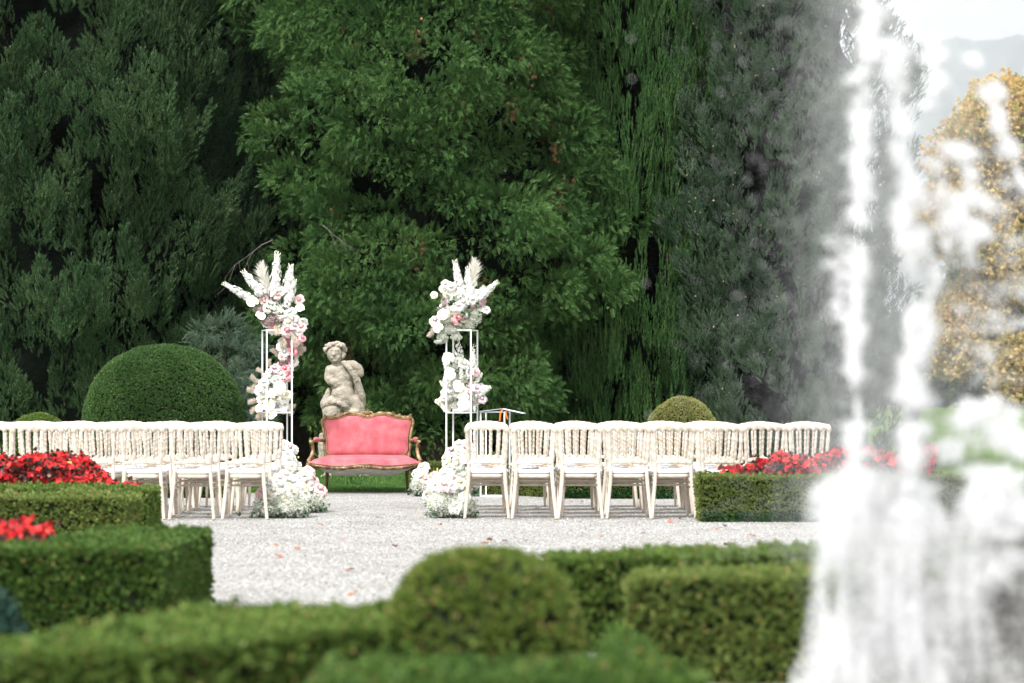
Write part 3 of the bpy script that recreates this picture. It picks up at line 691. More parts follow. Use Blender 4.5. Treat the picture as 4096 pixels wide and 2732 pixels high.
def make_chair():
    t = empty('spindle_chair')
    m = M['chair']
    def arch(x):
        k = (x+.185)/.074; fr = k-math.floor(k)
        if not -.185 <= x <= .185: return .838 - .1*max(0, abs(x)-.185)
        s = (fr-.5)/.40
        return .838 + (.024*math.sqrt(1-s*s) if abs(s) < 1 else 0)
    def top(x): return .898 + .032*(1-(x/.218)**2) + .0035*abs(math.sin((x+.218)/.436*PI*6)) - .03*max(0, (abs(x)-.20)/.018)**2
    loft_rail(top, arch, -.218, .218, 90, lambda z: back_y(z), .014).build('crest_rail', m, t)
    def rtop(x):
        k = (x+.185)/.074; fr = k-math.floor(k); s = (fr-.5)/.40
        return .600 - (.038*math.sqrt(1-s*s) if abs(s) < 1 else 0)
    loft_rail(rtop, lambda x: .530+.004*math.cos(x*20), -.172, .172, 70, lambda z: back_y(z), .011).build('bottom_rail', m, t)
    bd = [(.10,.035,.003), (.2,.02,.0035), (.27,.05,.006), (.36,.018,.003), (.44,.02,.0035), (.52,.045,.006), (.61,.018,.003), (.69,.05,.006), (.79,.018,.0035), (.90,.04,.004)]
    for sx in (-.111, -.037, .037, .111):
        pr = turned(.590, .846, [(a_, b_, c_*.7) for a_, b_, c_ in bd], .0105, .0115, 0)
        MB().tube([(sx*(1+.12*(z-.59)/.25), back_y(z), z) for z, r in pr], [r for z, r in pr], 8).build('spindle', m, t)
    bp = [(.72,.02,.004), (.76,.015,.004), (.80,.03,.006), (.85,.014,.004), (.90,.02,.004), (.95,.014,.003), (.66,.014,.003), (.985,.02,.004)]
    for s in (-1, 1):
        path = crom([(s*.214, -.065, 0), (s*.194, -.022, .2), (s*.177, 0, .40), (s*.176, -.002, .52), (s*.185, -.028, .68), (s*.196, -.056, .865)], 12)
        rad = []
        for i, p in enumerate(path):
            tt = i/(len(path)-1); r = .0145+.004*math.sin(PI*min(1, tt*1.5))
            if tt > .62:
                r = .0155
                for (c, wd, h) in [(.66,.02,.0035), (.70,.03,.006), (.74,.012,.003), (.79,.02,.005), (.83,.012,.003), (.87,.025,.006), (.92,.012,.003), (.96,.02,.004)]: r += h*max(0, 1-((tt-c)/wd)**2)
            rad.append(r)
        MB().tube(path, rad, 10).build('leg', m, t)
    for s in (-1, 1):
        pr = turned(.0, .40, [(.62,.03,.005), (.67,.02,.004), (.72,.05,.006), (.86,.02,.005), (.90,.03,.004)], .0125, .0195, 0)
        MB().tube([(s*(.178+.012*(1-z/.4)), .385+.012*(1-z/.4), z) for z, r in pr], [r for z, r in pr], 10).build('leg', m, t)
    def foot(y): return .168+(.212-.168)*(y/.42)
    def slab(z0, z1, ex, crown, name, mat):
        n = 40; ring = []
        for i in range(n):
            a = 2*PI*i/n; c, s_ = math.cos(a), math.sin(a)
            ux = math.copysign(abs(c)**.35, c); uy = math.copysign(abs(s_)**.35, s_)
            yy = .21+uy*.205; ring.append((ux*(foot(yy)+ex), yy+uy*ex))
        V = []; levels = [(z0, .97), (z0+.004, 1), (z1-.012, 1), (z1-.003, .975), (z1+crown*.5, .80), (z1+crown, .4)]
        for z, k in levels: V += [(x*k, .21+(y-.21)*k, z) for x, y in ring]
        V.append((0, .21, z1+crown*1.05)); Fs = [tuple(range(n-1, -1, -1))]; L = len(levels)
        for l in range(L-1):
            for i in range(n): Fs.append((l*n+i, l*n+(i+1) % n, (l+1)*n+(i+1) % n, (l+1)*n+i))
        for i in range(n): Fs.append(((L-1)*n+i, (L-1)*n+(i+1) % n, L*n))
        MB().add(V, Fs).build(name, mat, t)
    slab(.397, .438, 0, 0, 'seat_frame', m); slab(.440, .472, .004, .014, 'cushion', M['cushion'])
    for z in (.315, .360):
        MB().tube([(-.18+.36*i/8, .388, z) for i in range(9)], [.008+.0035*math.sin(PI*i/8)+(.003 if i == 4 else 0) for i in range(9)], 6).build('stretcher', m, t)
    for s in (-1, 1):
        for z in (.30, .345):
            MB().tube([(s*.188, -.02, z), (s*.184, .18, z), (s*.182, .385, z)], [.009, .012, .009], 6).build('stretcher', m, t)
    return t
proto = make_chair(); used = False
def ordn(i): return ['first', 'second', 'third', 'fourth', 'fifth', 'sixth', 'seventh', 'eighth', 'ninth', 'tenth'][i]
rowname = ['nearest', 'second', 'third', 'farthest']
def place_chair(x, y, rz, label, group):
    global used
    o = proto if not used else copy_tree(proto); used = True
    o.location = (x, y, .008); o.rotation_euler = (0, 0, rz)
    tag(o, label, 'chair', group); return o
def seat_things(x, y, rz, wh, r):
    """a folded navy booklet and a bamboo fan laid on the cushion"""
    c, s = math.cos(rz), math.sin(rz)
    def at(u, v): return (x+u*c-v*s, y+u*s+v*c, .496)
    bx, by, a = r.uniform(-.09, .0), r.uniform(.12, .24), r.uniform(-.4, .4)
    o = empty('booklet', at(bx, by), rz+a); tag(o, 'navy booklet on '+wh.replace('from the', 'from').replace('in the ', '').replace('of the', 'of'), 'booklet', 'booklets on the chairs')
    MB().box((-.085, -.05, .0), (.085, .05, .003)).build('cover', M['navy'], o, smooth=False)
    MB().box((-.082, -.047, .003), (.02 if r.random() < .5 else .082, .047, .006)).build('pages', M['paper'], o, smooth=False)
    mb = MB(); n = 9; V = []
    for i in range(n+1):
        q = math.radians(-40+80*i/n); V += [(.045*math.sin(q), .045*math.cos(q)-.05, .002*(i % 2)+.010), (.15*math.sin(q), .15*math.cos(q)-.05, .003*(i % 2)+.011)]
    mb.add(V, [(2*i, 2*i+1, 2*i+3, 2*i+2) for i in range(n)])
    mb.add([(v[0], v[1], v[2]+.003) for v in V], [(2*i, 2*i+2, 2*i+3, 2*i+1) for i in range(n)])
    mb.box((-.006, -.09, .004), (.006, .0, .012))
    o2 = mb.build('hand_fan', M['tan'], None, smooth=False, loc=at(bx+r.uniform(.07, .12), by+r.uniform(-.03, .03)), rot=(0, 0, rz+r.uniform(-.9, .9)))
    tag(o2, 'bamboo fan on '+wh.replace('from the', 'from').replace('in the ', '').replace('of the', 'of'), 'fan', 'hand fans on the chairs')
rr = random.Random(5)
D0 = 23.28
leftc = [979, 766, 566, 370, 160, -32, -236, -440]
for row in range(4):
    y = D0 + .80*row
    for c, px in enumerate(leftc):
        x = wx(px, D0) - .012*row - (.035 if (row == 3 and c == 0) else 0) + rr.uniform(-.012, .012)
        pxx = 2048 + x*F/y
        if pxx < -140: continue
        yy = y + rr.uniform(-.03, .03) + .02*c; rz = rr.uniform(-.06, .06)
        wh = f'{ordn(c)} chair from the aisle in the {rowname[row]} row of the left block'
        place_chair(x, yy, rz, 'cream spindle-back chair '+wh.replace(' chair', ''), 'cream chairs left of the aisle')
        if row < 3 and pxx > 150: seat_things(x, yy, rz, wh, rr)
rightx = [-.245, .21, .672, 1.135, 1.57, 2.03]
for row in range(4):
    y = D0 + .18 + .80*row
    for c in range([6, 8, 8, 6][row]):
        sp = [.455, .461, .470, .462][row]
        x = rightx[c] if row == 0 else -.245 + sp*c + .01
        x += rr.uniform(-.012, .012) - .01*row
        yy = y + rr.uniform(-.03, .03); rz = rr.uniform(-.06, .06)
        wh = f'{ordn(c)} chair from the aisle in the {rowname[row]} row of the right block'
        place_chair(x, yy, rz, 'cream spindle-back chair '+wh.replace(' chair', ''), 'cream chairs right of the aisle')
        if row < 3: seat_things(x, yy, rz, wh, rr)

# ------------------------------------------------------------------ gilt settee
SX, SY = wx(1468, 30.5), 30.5
sofa = empty('settee', (SX, SY, .008)); tag(sofa, 'ornate gilt settee upholstered in coral pink velvet, facing down the aisle', 'sofa')
def by_(z): return .02 + (z-.44)*.20
half = [(0, .448), (.28, .446), (.44, .450), (.515, .475), (.538, .54), (.538, .64), (.552, .76), (.574, .86), (.572, .905), (.535, .930),
        (.45, .932), (.36, .950), (.27, .978), (.18, .985), (.10, .972), (.04, .950)]
loop = half + [(-x, z) for x, z in reversed(half[1:])]
lp = crom([(x, by_(z), z) for x, z in loop], 5, closed=True)
MB().tube(lp, .0185, 10, closed=True, flat=.8).build('back_frame', M['gold'], sofa)
cen = Vector((0, by_(.7), .70))
inn = [cen + (p-cen)*.962 for p in lp]
mb = MB(); V = []; Fs = []; nl = len(inn); rings = 12
for j in range(rings):
    k = 1-(j/rings); bul = (1-k**5)*.055
    for p in inn: q = cen+(p-cen)*k; V.append((q.x, by_(q.z)-.012-bul, q.z))
V.append((0, by_(.7)-.067, .7))
for j in range(rings-1):
    for i in range(nl): Fs.append((j*nl+i, j*nl+(i+1) % nl, (j+1)*nl+(i+1) % nl, (j+1)*nl+i))
for i in range(nl): Fs.append(((rings-1)*nl+i, (rings-1)*nl+(i+1) % nl, rings*nl))
mb.add(V, Fs).build('backrest', M['velvet'], sofa)
MB().add([(p.x, p.y+.035, p.z) for p in inn], [tuple(range(nl))]).build('back_lining', M['lining'], sofa, smooth=False)
mb = MB()
dense = crom([(p.x, p.y, p.z) for p in inn], 3, closed=True)
for p in dense: q = cen+(p-cen)*.987; mb.ball((q.x, by_(q.z)-.026, q.z), .0065, 5, 3)
mb.build('nail_trim', M['nail'], sofa)
# raised carved moulding on the top rail
top_pts = [p for p in lp if p.z > .92 and p.x > .03]; top_pts.sort(key=lambda p: p.x)
for s in (-1, 1):
    mb = MB(); mb.tube([(s*p.x, p.y+.004, p.z+.016) for p in top_pts], [.013+.004*math.sin(i*.9) for i in range(len(top_pts))], 8)
    for i in range(0, len(top_pts)-1, 1):
        p = top_pts[i]; mb.ball((s*p.x, p.y-.022, p.z+.002), (.010, .008, .019), 6, 4)
    def scroll(cx, cz, r, a0, turns, w0):
        pts = []; 
        for k in range(14):
            t = k/13; a = a0+turns*2*PI*t; rr_ = r*(1-.75*t); pts.append((s*(cx+rr_*math.cos(a)), by_(cz)-.012, cz+rr_*math.sin(a)))
        mb.tube(pts, [w0*(1-.5*k/13) for k in range(14)], 6)
    scroll(.40, .962, .020, 0, 1.1, .009); scroll(.34, .985, .016, 2, 1.0, .008); scroll(.545, .955, .020, 1, 1.1, .010); scroll(.47, .955, .016, 3, 1, .008)
    mb.build('carved_rail', M['gold'], sofa)
mb = MB()
for s in (-1, 1):
    for (cx, cz, r, a0, tn, w0) in [(.040, .985, .030, -.5, 1.2, .011), (.022, 1.020, .018, 1.5, 1.1, .009), (.062, .955, .020, 2.6, 1.0, .009), (.095, .975, .016, .5, 1.0, .008)]:
        pts = []
        for k in range(14):
            t = k/13; a = a0+tn*2*PI*t; r_ = r*(1-.75*t); pts.append((s*(cx+r_*math.cos(a)), by_(cz)-.02, cz+r_*math.sin(a)))
        mb.tube(pts, [w0*(1-.5*k/13) for k in range(14)], 6)
mb.ball((0, by_(1)-.02, 1.000), (.022, .018, .03), 10, 7); mb.ball((0, by_(1)-.02, 1.040), (.010, .010, .012)); mb.ball((0, by_(.95)-.02, .953), (.035, .016, .016))
mb.build('crest_ornament', M['gold'], sofa)
# side stiles below the back and little stile knots
mb = MB()
for s in (-1, 1):
    mb.tube([(s*.515, .02, .36), (s*.522, .02, .42), (s*.53, .03, .49)], [.022, .018, .022], 8)
    mb.ball((s*.565, by_(.78), .78), (.012, .014, .02)); mb.ball((s*.54, by_(.52), .52), (.010, .014, .02))
mb.build('stile', M['gold'], sofa)
# seat
def fronty(u): return -.66 - .03*math.cos(2*PI*u)*(1-u*u) + .10*abs(u)**6
def sz(u): return .352 - .016*math.sin(PI*min(1, abs(u)*1.15))**2 + .035*abs(u)**7 + .012*(1-min(1, abs(u)*3))
def shell(z_of, yb, name, mat, nu=44, nv=12):
    pass
nu, nv = 48, 14; V = []; Fs = []
for j in range(nv+1):
    v = j/nv
    for i in range(nu+1):
        u = 2*i/nu-1
        hw = .695*(1-v)+.56*v; x = u*hw; y = fronty(u)*(1-v)+.02*v
        ed = min(1, (1-abs(u))*9)**.5; fe = min(1, v*7+.02)**.5
        V.append((x, y, (sz(u)+.0)*(1-fe*ed) + (.425+.035*v+.012*math.cos(u*1.5))*fe*ed))
for j in range(nv):
    for i in range(nu): a = j*(nu+1)+i; Fs.append((a, a+1, a+nu+2, a+nu+1))
MB().add(V, Fs).build('seat', M['velvet'], sofa)
rail = [(u*.695, fronty(u)+.004, sz(u)-.017) for u in np.linspace(-1, 1, 45)]
MB().tube(rail, [.019]*45, 8, flat=.9).build('seat_rail', M['gold'], sofa)
mb = MB(); mb.tube([(x, y+.008, z-.018) for x, y, z in rail], .011, 6)
for s in (-1, 1): mb.tube([(s*.695, fronty(1)+.01, sz(1)-.02), (s*.64, -.25, .355), (s*.55, .03, .36)], .022, 8)
mb.build('lower_moulding', M['gold'], sofa)
mb = MB()
for u in np.linspace(-.99, .99, 96): mb.ball((u*.695, fronty(u)-.012, sz(u)+.003), .006, 5, 3)
mb.build('nail_trim', M['nail'], sofa)
mb = MB()
for (x, z, r) in [(0, .345, .020), (.035, .342, .014), (-.035, .342, .014), (.065, .338, .010), (-.065, .338, .010), (.095, .336, .008), (-.095, .336, .008), (.40, .322, .012), (-.40, .322, .012), (0, .325, .012)]:
    mb.ball((x, fronty(x/.695)-.018, z-.006), (r*1.4, .012, r*.8), 8, 5)
mb.build('carved_shell', M['gold'], sofa)
V = []; Fs = []   # sagging grey lining
for j in range(9):
    v = j/8
    for i in range(25):
        u = 2*i/24-1; hw = .67*(1-v)+.54*v
        V.append((u*hw, (fronty(u)+.03)*(1-v)+.01*v, sz(u)-.035 - .095*math.sin(PI*min(1, v*1.3+.05)*.9)*(1-abs(u)**4)))
for j in range(8):
    for i in range(24): a = j*25+i; Fs.append((a, a+25, a+26, a+1))
MB().add(V, Fs).build('underside', M['lining'], sofa)
for s in (-1, 1):
    pts = crom([(s*.685, -.585, .375), (s*.700, -.60, .30), (s*.690, -.60, .20), (s*.665, -.59, .10), (s*.655, -.595, .02), (s*.662, -.60, 0)], 4)
    n_ = len(pts); mb = MB().tube(pts, [.036-.022*(i/(n_-1))**.6 for i in range(n_)], 10)
    mb.ball((s*.695, -.615, .335), (.024, .018, .03)); mb.build('leg', M['gold'], sofa)
    pts = crom([(s*.515, .02, .37), (s*.505, .02, .25), (s*.505, .015, .14), (s*.520, .03, 0)], 5); n_ = len(pts)
    MB().tube(pts, [.027-.012*i/(n_-1) for i in range(n_)], 10).build('leg', M['wood'], sofa)
    arm = empty('armrest', (0, 0, 0)); arm.parent = sofa
    pts = crom([(s*.545, by_(.64), .645), (s*.585, -.02, .652), (s*.605, -.14, .655), (s*.620, -.30, .650), (s*.650, -.41, .645), (s*.672, -.425, .618)], 5); n_ = len(pts)
    MB().tube(pts, [.021-.003*math.sin(PI*i/(n_-1)) for i in range(n_)], 8).build('arm_rail', M['gold'], arm)
    pts = crom([(s*.668, -.42, .640), (s*.655, -.40, .59), (s*.650, -.40, .53), (s*.668, -.44, .46), (s*.690, -.47, .41), (s*.685, -.49, .37)], 5); n_ = len(pts)
    mb = MB().tube(pts, [.019+.008*(i/(n_-1)) for i in range(n_)], 8); mb.ball((s*.675, -.43, .640), (.024, .022, .020))
    mb.ball((s*.695, -.485, .405), (.026, .020, .030)); mb.build('arm_support', M['gold'], arm)
    MB().ball((s*.622, -.25, .668), (.038, .115, .030), 14, 9).build('arm_pad', M['velvet'], arm)

# ------------------------------------------------------------------ putto statue on its plinth (rough limestone)
stx = wx(1392, 34.4)
def remesh(mb, name, mat, parent, vox, disp=.012, tex=.07, smooth=6, detail=.006, loc=None):
    o = mb.build(name, mat, parent, loc=loc)
    r_ = o.modifiers.new('r', 'REMESH'); r_.mode = 'VOXEL'; r_.voxel_size = vox
    s_ = o.modifiers.new('s', 'SMOOTH'); s_.factor = .6; s_.iterations = smooth
    for k, (sc_, st) in enumerate(((tex, disp), (tex*.3, detail))):
        t = bpy.data.textures.new(name+str(k), 'CLOUDS'); t.noise_scale = sc_; t.noise_depth = 3
        d = o.modifiers.new('d', 'DISPLACE'); d.texture = t; d.strength = st; d.mid_level = .5
    return o
plinth = empty('plinth', (wx(1388, 34.5), 34.5, 0)); tag(plinth, 'pitted rough limestone plinth standing in the grass behind the sofa', 'plinth')
remesh(MB().box((-.31, -.26, -.03), (.29, .26, .74)).box((-.36, -.30, -.03), (.33, .30, .10)).box((-.39, -.2, .3), (-.2, .2, .70)), 'block', M['stone'], plinth, .022, .05, .16, 3, .016)
statue = empty('putto_statue', (stx, 34.4, .735)); tag(statue, 'weathered stone putto statue with broken arms and curly hair behind the sofa', 'statue')
SC = 281.0
def sp(px, py, y=0.0): return ((px-1392)/SC, y, (1612-py)/SC+1.13-.735)
def limb(mb, pts, rad):
    P = crom(pts, 5); n_ = len(P); m_ = len(rad)-1
    for i, p in enumerate(P):
        t = i/(n_-1)*m_; k = min(int(t), m_-1); r = rad[k]+(rad[k+1]-rad[k])*(t-k)
        mb.ball(tuple(p), r, 12, 8)
mb = MB()   # crop scale .287 px per source px, origin (1200,1300)
def q(cx, cy, y=0.0): return sp(1200+cx*.287, 1300+cy*.287, y)
u = .287/SC
for (cx, cy, yy, rx, ry, rz_) in [(540, 650, .0, .175, .115, .10), (575, 730, -.01, .178, .125, .13), (590, 840, -.01, .160, .120, .13), (600, 950, -.03, .165, .145, .13), (620, 1050, -.03, .185, .140, .12), (600, 1130, .0, .20, .13, .11)]:
    mb.ball(q(cx, cy, yy), (rx, ry, rz_), 16, 11)
mb.ball(q(628, 1010, -.09), (.105, .09, .09), 14, 9)
limb(mb, [q(530, 560), q(500, 500, -.02)], [.075, .072])                                # neck
limb(mb, [q(430, 640), q(405, 730, -.02), q(430, 790, -.06)], [.085, .070, .055])
for (cx, cy, r__) in [(470, 800, .045), (520, 790, .040), (545, 825, .034), (500, 845, .030)]: mb.ball(q(cx, cy, -.125), (r__, r__*.8, r__))   # broken arm across the chest
limb(mb, [q(640, 580), q(740, 570, .03), q(820, 620, .03), q(840, 680, .02)], [.088, .078, .062, .052])      # other stump
limb(mb, [q(480, 1120), q(450, 1220, -.08), q(440, 1330, -.08)], [.15, .135, .11])      # thighs
limb(mb, [q(740, 1080), q(800, 1180, 0), q(780, 1300, 0)], [.13, .115, .10])
mb.ball(q(760, 1215, -.12), (.085, .07, .045))
mb.ball(q(560, 1330, .0), (.27, .16, .10), 12, 8)
for (cx, cy) in [(520, 1110), (450, 1130), (600, 1150), (660, 1190)]: mb.ball(q(cx, cy, -.12), (.05, .04, .03))
remesh(mb, 'body', M['stone'], statue, .0125, .013, .06, 4, .009)
mb = MB()   # head, turned slightly to the left of the picture and tilted
hc = q(485, 400, -.03)
mb.ball(hc, (.108, .115, .135), 18, 12); mb.ball(q(500, 470, -.055), (.082, .085, .075), 12, 8)
mb.ball(q(455, 455, -.10), (.036, .04, .036)); mb.ball(q(545, 455, -.10), (.036, .04, .036))      # cheeks
limb(mb, [q(487, 375, -.135), q(482, 415, -.155)], [.014, .021])                                  # nose
limb(mb, [q(445, 352, -.125), q(478, 358, -.135)], [.014, .012]); limb(mb, [q(500, 355, -.135), q(540, 348, -.12)], [.012, .014])   # brows
mb.ball(q(457, 378, -.128), (.014, .010, .009)); mb.ball(q(520, 374, -.128), (.014, .010, .009))  # eyes
limb(mb, [q(462, 452, -.132), q(510, 450, -.132)], [.010, .010]); limb(mb, [q(468, 466, -.130), q(505, 466, -.130)], [.011, .011])  # lips
mb.ball(q(492, 500, -.118), (.030, .026, .020))
remesh(mb, 'head', M['stone'], statue, .0075, .006, .05, 1, .006)
mb = MB(); r_ = random.Random(4)
for k in range(95):
    a = r_.uniform(-.25, PI+.25); rad = r_.uniform(.96, 1.22)
    cx, cy = 495+math.cos(a)*128*rad, 345-math.sin(a)*92*rad*.9
    mb.ball(q(cx, cy, r_.uniform(-.09, .08)), r_.uniform(.016, .030), 7, 5)
for k in range(60):
    cx = r_.uniform(395, 590); mb.ball(q(cx, 262+abs(cx-492)**2*.0028+r_.uniform(-8, 34), r_.uniform(-.12, .1)), r_.uniform(.016, .026), 7, 5)
for (cx, cy) in [(385, 350), (378, 385), (605, 385), (620, 410), (600, 440), (612, 350), (385, 310), (590, 455)]: mb.ball(q(cx, cy, -.03), .030, 8, 5)
remesh(mb, 'hair', M['stone'], statue, .009, .008, .05, 1, .004)
mb = MB()
limb(mb, [q(620, 530, -.10), q(700, 610, -.14), q(770, 730, -.12), q(810, 840, -.08), q(860, 980, -.03), q(870, 1100, .02)], [.040, .042, .038, .042, .055, .05])
limb(mb, [q(760, 640, .02), q(800, 820, .03), q(830, 980, .05), q(840, 1090, .05)], [.05, .06, .08, .06])
limb(mb, [q(400, 900, .04), q(370, 1020, .02), q(350, 1110, -.02), q(390, 1200, -.06)], [.03, .055, .07, .06])
limb(mb, [q(350, 1120, -.10), q(430, 1080, -.16), q(540, 1080, -.17), q(640, 1130, -.15), q(690, 1180, -.1)], [.05, .045, .040, .045, .03])
limb(mb, [q(350, 1150, -.06), q(370, 1220, -.08), q(380, 1270, -.06)], [.05, .05, .04])
remesh(mb, 'drapery', M['stone'], statue, .011, .022, .04, 2, .010)

# ------------------------------------------------------------------ flowers
def rose_mesh(mat, heart, seed, n=22, r=.055, open_=1.0):
    rn = random.Random(seed); mb = MB(); mi = []
    for k in range(n):
        t = (k+.5)/n; a = k*2.399; tilt = math.radians(8+78*t**1.1*open_); L = r*(.55+.55*t); W = r*(.45+.45*t)
        ax = Vector((math.cos(a), math.sin(a), 0)); side = Vector((-math.sin(a), math.cos(a), 0)); up = Vector((0, 0, 1))
        V = []
        for i in range(4):
            s = i/3; ang = tilt*(.35+.65*s)+(.55*s*s if t > .5 else -.5*s*(1-t))
            c = ax*(r*.10*t) + (ax*math.sin(ang)+up*math.cos(ang))*L*s
            ww = W*math.sin(PI*(.15+.62*s))
            for j in range(4):
                v = j/3*2-1; cup = (v*v)*(.30*W)*(1-.5*t)
                V.append(c+side*(v*ww)-ax*(math.cos(ang))*cup*-1*(-1)+up*(rn.uniform(-.06, .06)*r if i == 3 else 0))
        V = [Vector(p)-Vector((0, 0, r*.45)) for p in V]
        mb.add(V, [(i*4+j, i*4+j+1, (i+1)*4+j+1, (i+1)*4+j) for i in range(3) for j in range(3)])
        mi += [1 if t < .42 else 0]*9
    mb.ball((0, 0, -r*.06), (r*.34, r*.34, r*.40), 7, 5); mi += [1]*(len(mb.f)-len(mi))
    me = mb.mesh('rose', mat); me.materials.append(heart); me.polygons.foreach_set('material_index', mi); return me
ROSES = {
 'white': [rose_mesh(M['petal_white'], M['petal_white'], s) for s in (1, 2)] + [rose_mesh(M['petal_white'], M['petal_cream'], 3, 26)],
 'cream': [rose_mesh(M['petal_white'], M['petal_cream'], 5, 28), rose_mesh(M['petal_cream'], M['petal_cream'], 6)],
 'blush': [rose_mesh(M['petal_blush'], M['petal_blush'], 7), rose_mesh(M['petal_white'], M['petal_blush'], 8)],
 'pink': [rose_mesh(M['petal_blush'], M['petal_pink'], 9), rose_mesh(M['petal_pink'], M['petal_pink'], 10, 30)],
 'mauve': [rose_mesh(M['petal_mauve'], M['petal_mauve'], 11)]}
def dirrot(d, r=None):
    q_ = Vector(d).normalized().to_track_quat('Z', 'Y'); e = q_.to_matrix() @ Matrix.Rotation(random.uniform(0, 6.28), 3, 'Z'); return e.to_euler()
def add_rose(par, kind, p, d=(0, -1, .4), s=1.0):
    me = random.choice(ROSES[kind]); o = link('rose', me, par, loc=p, rot=dirrot((d[0]+random.uniform(-.35,.35), d[1], d[2]+random.uniform(-.3,.3))), scale=(s*1.12, s*1.12, s*1.12)); return o
def delph_mesh(L, seed, wd=.044, loose=False):
    """tapering spike of small florets"""
    rn = random.Random(seed); mb = MB(); mi = []
    mb.tube([(0, 0, 0), (0, 0, L)], [.004, .0015], 5); mi += [1]*7
    n = int(L*(330 if not loose else 95)); pd = petal_disc(5)
    for k in range(n):
        t = (k+rn.random())/n; z = .04+t*(L-.05); a = k*2.4+rn.uniform(-.3, .3); r = wd*(1-.62*t**2)*rn.uniform(.55, 1.2)
        s = (.019 if not loose else .021)*(1-.55*t**2)
        if t > .9: mb.ball((math.cos(a)*r*1.3, math.sin(a)*r*1.3, z), (s*.5, s*.5, s*.8), 5, 3); mi += [2]*(5*3-0); continue
        d = Vector((math.cos(a), math.sin(a), rn.uniform(-.2, .5) if not loose else -.35)).normalized(); q_ = d.to_track_quat('Z', 'Y').to_matrix()
        c = Vector((math.cos(a)*r, math.sin(a)*r, z))
        mb.add([c+(q_ @ Vector(v))*s for v in pd[0]], pd[1]); mi += [0]*5
    me = mb.mesh('delphinium', M['petal_white']); me.materials.append(M['stem']); me.materials.append(M['anthurium'])
    mi = (mi+[2]*len(me.polygons))[:len(me.polygons)]; me.polygons.foreach_set('material_index', mi); return me
DEL = [delph_mesh(.42, 1), delph_mesh(.34, 2), delph_mesh(.28, 3), delph_mesh(.34, 4, .040, True), delph_mesh(.20, 5, .034)]
def pampas_mesh(L, seed, wd=.045, mat=None, curve=.06):
    r = np.random.default_rng(seed); n = 520; t = r.random(n)**.8; a = r.uniform(0, 2*PI, n)
    P = np.column_stack([curve*t*t, np.zeros(n), L*(.12+.80*t)]); D = np.column_stack([np.cos(a)*.55+.15, np.sin(a)*.55, np.ones(n)*r.uniform(.5, 1.2, n)])
    V, Fc = scatter([(0,0,0),(.022,0,.45),(.06,.0,1),(-.022,0,.5)], [(0,1,2,3)], P, frames(D), (wd*2.0*np.sin(PI*np.clip(.16+.78*t, 0, 1))**.8+.01)*r.uniform(.5, 1.3, n))
    mb = MB().tube([(0, 0, 0), (curve*.3, 0, L*.5), (curve, 0, L*.95)], [.003, .002, .001], 4)
    k = len(V); V = np.concatenate([V, np.array(mb.v)]); Fl = [tuple(f) for f in Fc] + [tuple(i+k for i in f) for f in mb.f]
    me = bpy.data.meshes.new('pampas_plume'); me.from_pydata(V.tolist(), [], Fl); me.materials.append(mat or M['pampas']); me.update(); return me
PAM = [pampas_mesh(.34, 1, mat=M['pampas_white']), pampas_mesh(.26, 2), pampas_mesh(.18, 3, .035), pampas_mesh(.20, 4, .030)]
def anth_mesh():
    mb = MB(); V = []; n = 18
    for i in range(n):
        a = 2*PI*i/n; r = .050*(1-.35*math.cos(a))*(1+.25*abs(math.sin(a)))
        if i == n//2: r *= 1.25
        if i == 0: r *= .55
        V.append((math.sin(a)*r, -math.cos(a)*r*1.05+.012, .010*math.cos(2*a)))
    V2 = [(x*.55, y*.55, z*.2+.004) for x, y, z in V]
    mb.add(V+V2+[(0, 0, .0)], [(i, (i+1) % n, n+(i+1) % n, n+i) for i in range(n)]+[(n+i, n+(i+1) % n, 2*n) for i in range(n)]); k = len(mb.f)
    mb.tube([(0, -.012, .004), (0, .02, .026), (0, .045, .040)], [.0035, .0035, .002], 5)
    me = mb.mesh('anthurium', M['anthurium']); me.materials.append(M['yellow'])
    me.polygons.foreach_set('material_index', [0]*k+[1]*(len(me.polygons)-k)); return me
ANTH = anth_mesh()
def place(par, name, me, p, d, s=1.0): return link(name, me, par, loc=p, rot=dirrot(d), scale=(s, s, s))
def breath(par, blobs, n, mat=None, size=.0055, name='babys_breath'):
    P = []
    for (x, y, z, rx, ry, rz) in blobs:
        m = int(n/len(blobs)); q_ = RNG.normal(0, 1, (m, 3)); q_ /= np.linalg.norm(q_, axis=1, keepdims=True); q_ *= RNG.uniform(.55, 1.05, (m, 1))
        q_ += .12*np.sin(q_[:, [1, 2, 0]]*14); P.append(q_*np.array([rx, ry, rz])+np.array([x, y, z]))
    P = np.concatenate(P); P = P[P[:, 2]+par.location.z > .02]
    V, Fc = scatter(*blades(5, 1.3, .45, seed=23, lmin=.8), P, frames(RNG.normal(0, 1, P.shape)+np.array([0, -.5, .4])), RNG.uniform(.8, 1.5, len(P))*size*2)
    o = link(name, mesh_np(name, V, Fc, [mat or M['breath']]), par); o['kind'] = 'stuff'; return o
def greens(par, P, n, spread, size=.05, low=0):
    P = np.array(P)[RNG.integers(0, len(P), n)]+RNG.normal(0, 1, (n, 3))*np.array(spread)
    P = P[P[:, 2]+par.location.z > .015]
    V, Fc = scatter(*blades(4, 1.0, .22, seed=27, lmin=.6), P, frames(RNG.normal(0, 1, P.shape)+np.array([0, -.2, .3])), RNG.uniform(.6, 1.2, len(P))*size)
    o = link('leaves', mesh_np('leaves', V, Fc, [M['greens']]), par); o['kind'] = 'stuff'; return o

